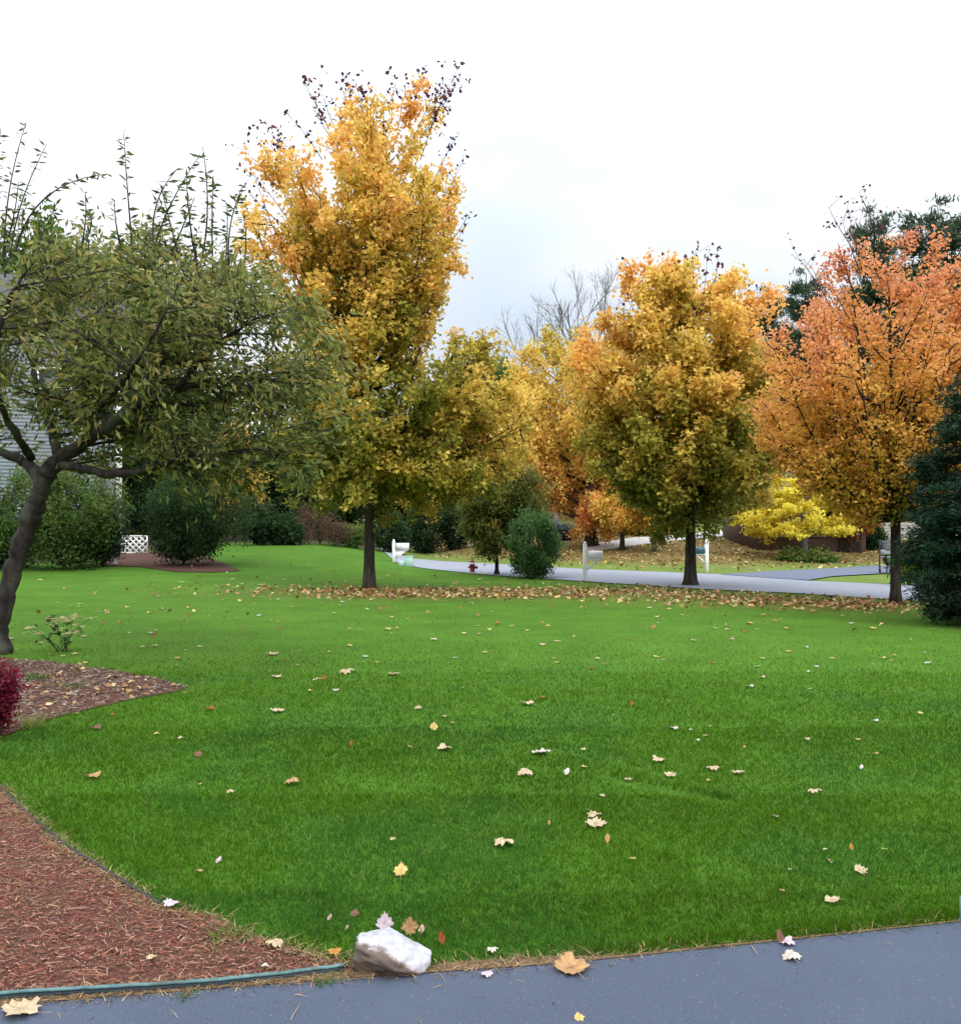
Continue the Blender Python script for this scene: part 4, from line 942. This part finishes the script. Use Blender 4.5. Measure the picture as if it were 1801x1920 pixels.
def rock_mat():
    m, nt, b = mat('quartz_rock'); L = nt.links.new
    g = N(nt, 'ShaderNodeNewGeometry'); tc = N(nt, 'ShaderNodeTexCoord')
    s = N(nt, 'ShaderNodeSeparateXYZ'); L(tc.outputs['Object'], s.inputs[0])
    n = N(nt, 'ShaderNodeTexNoise'); n.inputs['Scale'].default_value = 14; n.inputs['Detail'].default_value = 8; n.inputs['Roughness'].default_value = .65
    L(tc.outputs['Object'], n.inputs['Vector'])
    # white quartz cap over brown lower and front side: a seam tilted down to the right
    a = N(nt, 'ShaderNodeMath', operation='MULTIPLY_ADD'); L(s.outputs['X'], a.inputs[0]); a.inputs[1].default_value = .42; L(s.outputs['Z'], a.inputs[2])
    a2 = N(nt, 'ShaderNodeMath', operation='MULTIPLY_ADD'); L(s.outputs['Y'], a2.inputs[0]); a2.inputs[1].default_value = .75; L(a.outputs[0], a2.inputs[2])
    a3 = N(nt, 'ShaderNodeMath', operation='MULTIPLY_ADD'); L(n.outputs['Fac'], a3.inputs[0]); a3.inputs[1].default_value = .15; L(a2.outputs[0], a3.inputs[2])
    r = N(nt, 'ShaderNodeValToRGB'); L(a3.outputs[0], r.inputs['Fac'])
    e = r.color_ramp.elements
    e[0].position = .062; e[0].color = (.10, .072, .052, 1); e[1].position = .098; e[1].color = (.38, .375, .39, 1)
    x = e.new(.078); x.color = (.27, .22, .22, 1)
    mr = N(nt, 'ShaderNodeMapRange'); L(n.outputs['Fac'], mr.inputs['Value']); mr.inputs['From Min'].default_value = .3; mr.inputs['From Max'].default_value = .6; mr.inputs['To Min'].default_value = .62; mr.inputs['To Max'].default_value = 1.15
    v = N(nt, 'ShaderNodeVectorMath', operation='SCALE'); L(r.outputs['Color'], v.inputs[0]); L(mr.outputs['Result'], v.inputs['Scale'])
    L(v.outputs['Vector'], b.inputs['Base Color']); b.inputs['Roughness'].default_value = .75
    bp = N(nt, 'ShaderNodeBump'); bp.inputs['Strength'].default_value = .7; bp.inputs['Distance'].default_value = .012; L(n.outputs['Fac'], bp.inputs['Height']); L(bp.outputs['Normal'], b.inputs['Normal'])
    return m
rb = gp(723, 1827)
rock('white_rock', 'large rock with white top and brown side at the driveway edge', (rb[0], rb[1] + .05, .033), np.array([.168, .13, .092]), (.12, .16, .1), 5, rock_mat())
wr = gp(880, 1026); rock('white_stone', 'small white stone under the dark trees beyond the road', (wr[0], wr[1], wr[2] + .08), np.array([.14, .14, .13]), 0, 8, M['white'], sub=3)
# a low flat brown stone beside the big rock
# green plastic edging along the mulch
el = dense(edge_line, .03)
t = np.gradient(el, axis=0); t /= np.linalg.norm(t, axis=1, keepdims=True); nn = np.stack([-t[:, 1], t[:, 0]], 1)
erng = np.random.default_rng(55); wob_ = np.convolve(erng.normal(0, .005, len(el) + 8), np.ones(9) / 9, 'valid')
h = .030 + .5 * wob_; el = el + nn * wob_[:, None]
def run(prof_, name, m, par):
    mb = MB(); V = np.stack([np.concatenate([el + nn * a_, (b_ * h + c_)[:, None]], 1) for a_, b_, c_ in prof_], 1); n = len(el); k = len(prof_)
    i = np.arange(n - 1)[:, None] * k; j = np.arange(k)[None]
    mb.add(V.reshape(-1, 3), np.stack([i + j, i + (j + 1) % k, i + k + (j + 1) % k, i + k + j], -1).reshape(-1, 4), None, [list(range(k)), [(n - 1) * k + q for q in range(k - 1, -1, -1)]])
    mb.build(name, m, par)
et = thing('garden_edging', 'curved green plastic edging between the red mulch and the driveway', 'edging')
run([(-.004, 0, 0), (-.004, 1, 0), (.004, 1, 0), (.004, 0, 0)], 'strip', M['edging'], et)
run([(-.007, 1, .0005), (-.0085, 1, .004), (-.005, 1, .009), (.005, 1, .009), (.0085, 1, .004), (.007, 1, .0005)], 'rim', M['edging_top_sheen'], et)  # paler top piece carries the painted sky reflection
el = dense(mulch_top[2:8], .03); mb = MB(); mb.tube(np.concatenate([el, np.full((len(el), 1), .016)], 1), .009, 6)
tag(mb.build('garden_edging', M['edging_black'], smooth=True), 'thin black edging at the line between the red mulch and the lawn', 'edging')

# ------------------------------------------------------------------ mailboxes, hydrant, utility box
def dome(mb, c, l, w_, h, axis='x', k=10):
    """a mailbox shell: flat bottom, round top, lying along x"""
    th = np.linspace(0, math.pi, k); pr = [(-w_ / 2, 0)] + [(-w_ / 2 * math.cos(a), h - w_ / 2 + w_ / 2 * math.sin(a)) for a in th] + [(w_ / 2, 0)]
    pr = np.array(pr); n = len(pr)
    V = np.concatenate([np.stack([np.full(n, s), pr[:, 0], pr[:, 1]], 1) for s in (-l / 2, l / 2)]) + np.array(c)
    j = np.arange(n); f4 = np.stack([j, (j + 1) % n, n + (j + 1) % n, n + j], 1)
    mb.add(V, f4, None, [list(range(n - 1, -1, -1)), list(range(n, 2 * n))])
def mailbox(px, py, ptop, label, box_m, post_m, side, rz=0, solid_arm=False, L_=.40):
    b = gp(px, py); s = b[1] / F; H = (py - ptop) * s
    t = thing('mailbox', label, 'mailbox', b, rz, 'mailboxes along the road')
    mb = MB(); mb.box((0, 0, H * .47), (.115, .115, H * .94 + .1), 0, .008); mb.build('post', post_m, t)
    mb = MB(); mb.lathe([(.05, H * .94 + .052), (.066, H * .94 + .06), (.066, H * .94 + .075), (.03, H * .94 + .09), (.045, H * .94 + .115), (.03, H * .94 + .14), (.005, H * .94 + .15)], k=12); mb.build('finial', post_m, t, smooth=True)
    zb = H * .62; w_, h_ = (.19, .26) if L_ > .45 else (.17, .22)
    mb = MB(); mb.box((side * (L_ / 2 + .05), 0, zb - .03), (L_, .10, .05), 0, .006); mb.build('arm', post_m, t)
    mb = MB()
    if solid_arm:
        V = np.array([[side * .058, -.03, zb - .06], [side * .5, -.03, zb - .06], [side * .058, -.03, zb - .40], [side * .058, .03, zb - .06], [side * .5, .03, zb - .06], [side * .058, .03, zb - .40]])
        mb.add(V, [[0, 1, 4, 3], [1, 2, 5, 4], [2, 0, 3, 5]], [[0, 2, 1], [3, 4, 5]])
    else: mb.tube([(side * .05, 0, zb - .34), (side * .22, 0, zb - .17), (side * (L_ - .04), 0, zb - .055)], .03, 4)
    mb.build('brace', post_m, t)
    mb = MB(); dome(mb, (side * (L_ / 2 + .09), 0, zb - .003), L_, w_, h_); bx = mb.build('box', box_m, t)
    mb = MB(); dome(mb, (side * (L_ + .098), 0, zb + .003), .016, w_ + .006, h_ - .002); d_ = mb.build('door', box_m, t)
    mb = MB(); mb.box((side * (L_ + .116), 0, zb + .15), (.02, .03, .025), 0, .004); mb.build('handle', M['steel'], d_)
    if box_m is not M['white']: mb = MB(); mb.box((side * .30, -.092, zb + .13), (.018, .008, .12)).box((side * .33, -.092, zb + .18), (.06, .008, .03)); mb.build('flag', M['red'], t)
    return t
mailbox(738, 1054, 1016, 'leftmost mailbox, all white with solid bracket, at the top of the lawn', M['white'], M['white'], 1, .05, True, .5)
mailbox(1096, 1089, 1021, 'white mailbox on a white post with diagonal brace at near road edge', M['white'], M['white'], 1, -.08)
mailbox(1324, 1073, 1016, 'dark teal mailbox on a weathered white post across the road', M['teal'], M['white'], -1, .1)
b = gp(885, 1074); s = b[1] / F; hh = 27 * s
t = thing('fire_hydrant', 'dark red fire hydrant with white band at the near road edge', 'hydrant', b); u = hh / .95; t.scale = (1.3, 1.3, 1)
mb = MB(); mb.lathe([(.17 * u, -.02), (.17 * u, .05 * u), (.13 * u, .06 * u), (.125 * u, .5 * u), (.15 * u, .52 * u), (.15 * u, .56 * u)]); mb.build('barrel', M['red'], t, smooth=True)
mb = MB(); mb.lathe([(.165 * u, .561 * u), (.165 * u, .66 * u), (.14 * u, .665 * u)]); mb.build('band', M['white'], t)
mb = MB(); mb.lathe([(.135 * u, .666 * u), (.13 * u, .72 * u), (.10 * u, .80 * u), (.05 * u, .84 * u), (.04 * u, .845 * u), (.04 * u, .92 * u), (.005, .925 * u)]); mb.build('bonnet', M['red'], t, smooth=True)
mb = MB(); mb.lathe([(.09 * u, .10 * u), (.09 * u, .20 * u), (.11 * u, .21 * u), (.11 * u, .26 * u), (.04 * u, .27 * u), (.04 * u, .30 * u)], (0, 0, .36 * u), 14, 'x'); mb.build('nozzle', M['red'], t, smooth=True)
mb = MB(); mb.lathe([(.06 * u, -.22 * u), (.06 * u, -.10 * u)], (0, 0, .38 * u), 12, 'x'); mb.build('nozzle', M['red'], t, smooth=True)
b = gp(764, 1062); s = b[1] / F
t = thing('utility_box', 'pale green utility pedestal box beside the leftmost mailbox', 'utility box', b)
mb = MB(); mb.box((.04, 0, .15), (.30, .3, .42), 0, .02); mb.build('cabinet', M['palegreen'], t)
mb = MB(); mb.box((.04, 0, .375), (.33, .33, .03), 0, .01); mb.build('lid', M['palegreen'], t)
mb = MB(); mb.box((-.22, -.05, .10), (.2, .22, .22), 0, .02); mb.build('side_cover', M['palegreen'], t)
# slim marker post just inside the right edge by the driveway
b = gp(1801, 1733); t = thing('marker_post', 'slim pale green post at the driveway edge cut by the right border', 'post', b + [.006, 0, 0])
mb = MB(); mb.box((0, 0, .045), (.018, .022, .13), 0, .003); mb.build('post', M['post'], t)
mb = MB(); mb.box((0, -.02, .012), (.03, .07, .012), 0, .002); mb.build('foot', M['slate'], t)

# dark outdoor grill at the corner of the side driveway
b = gp(1668, 1076); s = b[1] / F
t = thing('kettle_grill', 'dark upright grill with pale bands behind the orange maple trunk', 'grill', b)
zz = lambda py: CAMZ + (HY - py) * s - b[2]; xx = lambda px: (px - 1668) * s
mb = MB(); mb.tube([(xx(1649), 0, -.03), (xx(1648), 0, zz(1060))], .038, 8).tube([(xx(1648), 0, zz(1062)), (xx(1649), 0, zz(1012))], .022, 8); mb.build('pole', M['black'], t)
mb = MB(); th = np.linspace(0, math.pi / 2, 7); mb.lathe([(max(.01, .24 * math.sin(a)), zz(1062) + (zz(1046) - zz(1062)) * (1 - math.cos(a))) for a in th] + [(.25, zz(1045.5))], k=18); mb.build('bowl', M['black'], t, smooth=True)
mb = MB(); mb.box((0, 0, zz(1044.2)), (.54, .3, .04), 0, .01); mb.build('rim', M['steel'], t)
mb = MB(); mb.box((0, 0, zz(1041.4)), (.48, .28, .055)); mb.build('tray', M['black'], t)
mb = MB(); mb.box((0, 0, zz(1034.8)), (.54, .3, .135), 0, .012); mb.build('shelf', M['steel'], t)
mb = MB()
for q in range(5): mb.box((0, -.11 + .02 * q, zz(1029.5) + .03 + q * .054), (.52, .26, .044), 0, .008)
mb.build('lid', M['slate'], t)
mb = MB(); mb.box((0, 0, .015), (.85, .3, .05), 0, .01).box((0, 0, .09), (.06, .06, .12)).box((0, 0, zz(1064.5)), (.40, .08, .04)); mb.tube([(-.12, 0, .03), (-.1, 0, zz(1060))], .018, 6).tube([(.12, 0, .03), (.1, 0, zz(1060))], .018, 6); mb.build('base', M['black'], t)

# ------------------------------------------------------------------ houses, lattice
def siding_wall(mb, x0, x1, y0, y1, z0, z1, step=.14):
    n = max(1, int((z1 - z0) / step)); h = (z1 - z0) / n
    for k in range(n):      # lapped boards: each course leans out at its foot
        a, b_ = z0 + k * h, z0 + (k + 1) * h; e = .022
        V = [(x0 - e, y0 - e, a), (x1 + e, y0 - e, a), (x1 + e, y1, a), (x0 - e, y1, a), (x0, y0, b_), (x1, y0, b_), (x1, y1, b_), (x0, y1, b_)]
        mb.add(V, [[0, 1, 5, 4], [1, 2, 6, 5], [3, 0, 4, 7], [3, 2, 1, 0]])
    mb.add([(x0, y0, z1), (x1, y0, z1), (x1, y1, z1), (x0, y1, z1)], [[0, 1, 2, 3]])
def window(t, x, y, z, w_, h, fm, panes=2):
    mb = MB(); e = .09
    mb.box((x - w_ / 2 - e / 2, y, z), (e, .09, h + 2 * e)).box((x + w_ / 2 + e / 2, y, z), (e, .09, h + 2 * e)).box((x, y, z + h / 2 + e / 2), (w_, .09, e)).box((x, y, z - h / 2 - e / 2), (w_, .12, e)).box((x, y, z), (w_, .06, .05))
    f_ = mb.build('window', fm, t)
    mb = MB(); mb.box((x, y + .035, z), (w_, .02, h)); mb.build('pane', M['glass'], f_)
def gable(mb, x0, x1, y0, y1, z, rise, over=.45, th=.14, along='x'):
    if along == 'x':
        ym = (y0 + y1) / 2; A = [(y0 - over, z - over * rise / ((y1 - y0) / 2)), (ym, z + rise), (y1 + over, z - over * rise / ((y1 - y0) / 2))]
        V = [(x, a, b_ + d_) for x in (x0 - over, x1 + over) for d_ in (0, th) for a, b_ in A]
    else:
        xm = (x0 + x1) / 2; A = [(x0 - over, z - over * rise / ((x1 - x0) / 2)), (xm, z + rise), (x1 + over, z - over * rise / ((x1 - x0) / 2))]
        V = [(a, y, b_ + d_) for y in (y1 + over, y0 - over) for d_ in (0, th) for a, b_ in A]
    mb.add(V, [[3, 9, 10, 4], [4, 10, 11, 5], [1, 7, 6, 0], [2, 8, 7, 1], [0, 6, 9, 3], [5, 11, 8, 2], [0, 3, 4, 1], [1, 4, 5, 2], [7, 10, 9, 6], [8, 11, 10, 7]])
# grey house at left
hy = 40.0; x1 = (226 - CX) / F * hy; x0 = x1 - 15; z0 = Z(x1, hy) - .3; ze = CAMZ + (HY - 612) / F * hy
t = thing('grey_house', 'blue-grey clapboard house half hidden behind the leaning fruit tree', 'house', (x1, hy, z0), math.radians(20.5)); o = np.array([x1, hy, z0])
mb = MB(); siding_wall(mb, x0 - x1, 0, 0, 9, 0, ze - z0); mb.build('wall', M['siding'], t)
mb = MB(); mb.box((-.07, -.035, (ze - z0) / 2), (.2, .05, ze - z0)).box((.035, .1, (ze - z0) / 2), (.05, .25, ze - z0)).box(((x0 - x1) / 2, -.05, ze - z0 - .12), (15.3, .06, .22)); mb.build('trim', M['white'], t)
mb = MB(); gable(mb, x0 - x1, 0, 0, 9, ze - z0, 2.6); mb.build('roof', M['roof'], t)
for wx in (-2.4, -5.4):
    for wz in (6.5,): window(t, wx, -.06, wz, 1.1, 1.5, M['white'])
# brown house across the road
b = gp(1545, 1037); t = thing('brown_house', 'low brown brick house in shade behind the lemon yellow tree', 'house', b + [0, .6, -.2])
mb = MB(); mb.box((-.4, 3, 1.5), (4.8, 6, 3.0)); mb.build('wall', M['brick'], t)
mb = MB(); gable(mb, -2.8, 2.0, 0, 6, 3.0, 1.7, .25); mb.build('roof', M['roof'], t)
for wx in (-1.7, .1): window(t, wx, -.03, 1.5, .9, 1.1, M['brick'])
mb = MB(); mb.box((1.3, -.03, 1.0), (.95, .08, 2.0), 0, .01); d_ = mb.build('door', M['bark'], t)
mb = MB(); mb.box((1.65, -.1, 1.0), (.05, .06, .12)); mb.build('handle', M['steel'], d_)
# white garage at right
wy = 52.0; wx0 = (1650 - CX) / F * wy
t = thing('white_garage', 'white-sided building glimpsed behind the orange maple trunk', 'building', (wx0, wy, Z(wx0 + 3, wy) - .3)); zt = CAMZ + (HY - 948) / F * wy - (Z(wx0 + 3, wy) - .3)
mb = MB(); siding_wall(mb, .2, 9, 0, 7, 0, zt); mb.build('wall', M['white'], t)
mb = MB(); gable(mb, .2, 9, 0, 7, zt, 1.6); mb.build('roof', M['roof'], t)
mb = MB()
for q in range(4): mb.box((5.6, -.05, .32 + q * .56), (2.6, .06, .54), 0, .015)
mb.build('garage_door', M['steel'], t)
# lattice panel and little white stake on the far left
b = gp(252, 1037); s = b[1] / F
t = thing('lattice_panel', 'small white diamond lattice panel on the mulch beside the dark shrub', 'lattice', b)
wl, hl = 46 * s, 31 * s; mb = MB(); a_ = .055
for k in np.arange(-wl, wl * 1.01, 11.3 * s):
    for sg in (1, -1):
        p = []
        for tt in np.linspace(0, 1, 60):
            x_, z_ = k + tt * hl, (tt if sg > 0 else 1 - tt) * hl
            if -wl / 2 <= x_ <= wl / 2: p.append((x_, .012 * sg, z_))
        if len(p) > 2:
            p0, p1 = np.array(p[0]), np.array(p[-1]); dv = unit(p1 - p0); nz = np.array([-dv[2], 0, dv[0]]) * a_ / 2; dy = np.array([0, .006, 0])
            V = [p0 - nz - dy, p1 - nz - dy, p1 + nz - dy, p0 + nz - dy, p0 - nz + dy, p1 - nz + dy, p1 + nz + dy, p0 + nz + dy]
            mb.add(V, [[0, 1, 2, 3], [7, 6, 5, 4], [0, 4, 5, 1], [1, 5, 6, 2], [2, 6, 7, 3], [3, 7, 4, 0]])
mb.build('lattice', M['white'], t)
mb = MB(); mb.box((0, 0, hl + .02), (wl + .08, .05, .04)).box((0, 0, -.01), (wl + .08, .05, .05)).box((-wl / 2 - .02, 0, hl / 2), (.04, .046, hl)).box((wl / 2 + .02, 0, hl / 2), (.04, .046, hl)); mb.build('frame', M['white'], t)
b = gp(216, 1058); mb = MB(); mb.lathe([(.075, -.02), (.075, .03), (.05, .06), (.03, .2), (.028, .32), (.045, .33), (.02, .37), (.003, .38)], k=12)
o = mb.build('garden_stake', M['white'], None, b, True); tag(o, 'short white garden stake at the foot of the blue-green shrub', 'stake')

# ------------------------------------------------------------------ little plants
def stalks(name, label, cat, px, py, specs, leafcol, stemcol, lsize, flat=True, seed=0):
    b = gp(px, py); rng = np.random.default_rng(seed); t = thing(name, label, cat, b); mb = MB(); C, cl = [], []
    for (qx, qy) in specs:
        tip = P(qx, qy, b[1] + rng.uniform(-.25, .25)) - b; st = rng.normal(0, .05, 3) * [1, 1, 0]
        mb.tube(bez(st, st * .5 + tip * .5 + [0, 0, .06], tip, 6), np.linspace(.004, .002, 6), 5, False)
        n = 5; C.append(tip + rng.normal(0, .05, (n, 3)) * [1, 1, .25]); cl.append(np.tile(leafcol[0], (n, 1)) * rng.uniform(.7, 1.1, (n, 1)))
        C.append(tip * rng.uniform(.3, .8, (4, 1)) + rng.normal(0, .05, (4, 3))); cl.append(np.tile(leafcol[1], (4, 1)) * rng.uniform(.7, 1.2, (4, 1)))
    V, F3 = leaf_geo(np.concatenate(C), lsize, lsize * .6, rng, 3.5)
    mb.build('stem', M['bark'], t, smooth=True); obj('leaves', mesh_np('leaves', V, F3, np.repeat(np.concatenate(cl), 4, 0)), M['leaf'], t)
stalks('flowering_plant', 'small loose plant with flat cream leaf tops on the lawn beside the leaning trunk', 'plant', 118, 1222, [(92, 1158), (105, 1163), (118, 1160), (132, 1166), (140, 1158), (150, 1172), (62, 1178), (58, 1184), (70, 1188), (128, 1180), (168, 1160), (100, 1168), (135, 1188)], [(.55, .52, .26), (.06, .12, .03)], None, .11, seed=1)
def tuft(label, px, py, n, h, col, seed, spread=.05, lean=.9):
    b = gp(px, py); rng = np.random.default_rng(seed)
    x, y = b[0] + rng.normal(0, spread, n), b[1] + rng.normal(0, spread, n)
    V, Fc, C = blades(n, x, y, rng.uniform(.4, 1, n) * h, np.full(n, .006), rng, np.array(col) * rng.uniform(.6, 1.3, (n, 1)), lean)
    o = obj('grass_tuft', mesh_np('grass_tuft', V - b, Fc, C), M['blade'], None, b); tag(o, label, 'grass tuft', 'grass tufts in the mulch beds')
tuft('yellow-green grass tuft below the crimson shrub at the left edge', 62, 1366, 90, .17, (.18, .24, .05), 1)
tuft('green tuft on the brown mulch right of the crimson shrub', 66, 1276, 120, .10, (.06, .15, .02), 2, .07)
tuft('green tuft in the middle of the brown mulch bed', 135, 1290, 120, .07, (.07, .16, .02), 3, .09)
tuft('green tuft on the red mulch tip left of the rock', 438, 1762, 110, .05, (.08, .2, .02), 4, .045)
tuft('small green tuft by the right end of the green edging', 615, 1850, 60, .04, (.08, .2, .02), 5, .02)
tuft('small green tuft behind the green edging in the red mulch', 200, 1862, 60, .035, (.09, .16, .03), 6, .025)
tuft('little green sprig in front of the middle of the green edging', 352, 1876, 40, .035, (.08, .2, .03), 7, .015)
tuft('grass growing against the right side of the white rock', 806, 1816, 60, .05, (.05, .14, .01), 8, .02)
tuft('grass growing against the left side of the white rock', 668, 1806, 50, .045, (.05, .14, .01), 9, .02)
print('leaves', nleaf)
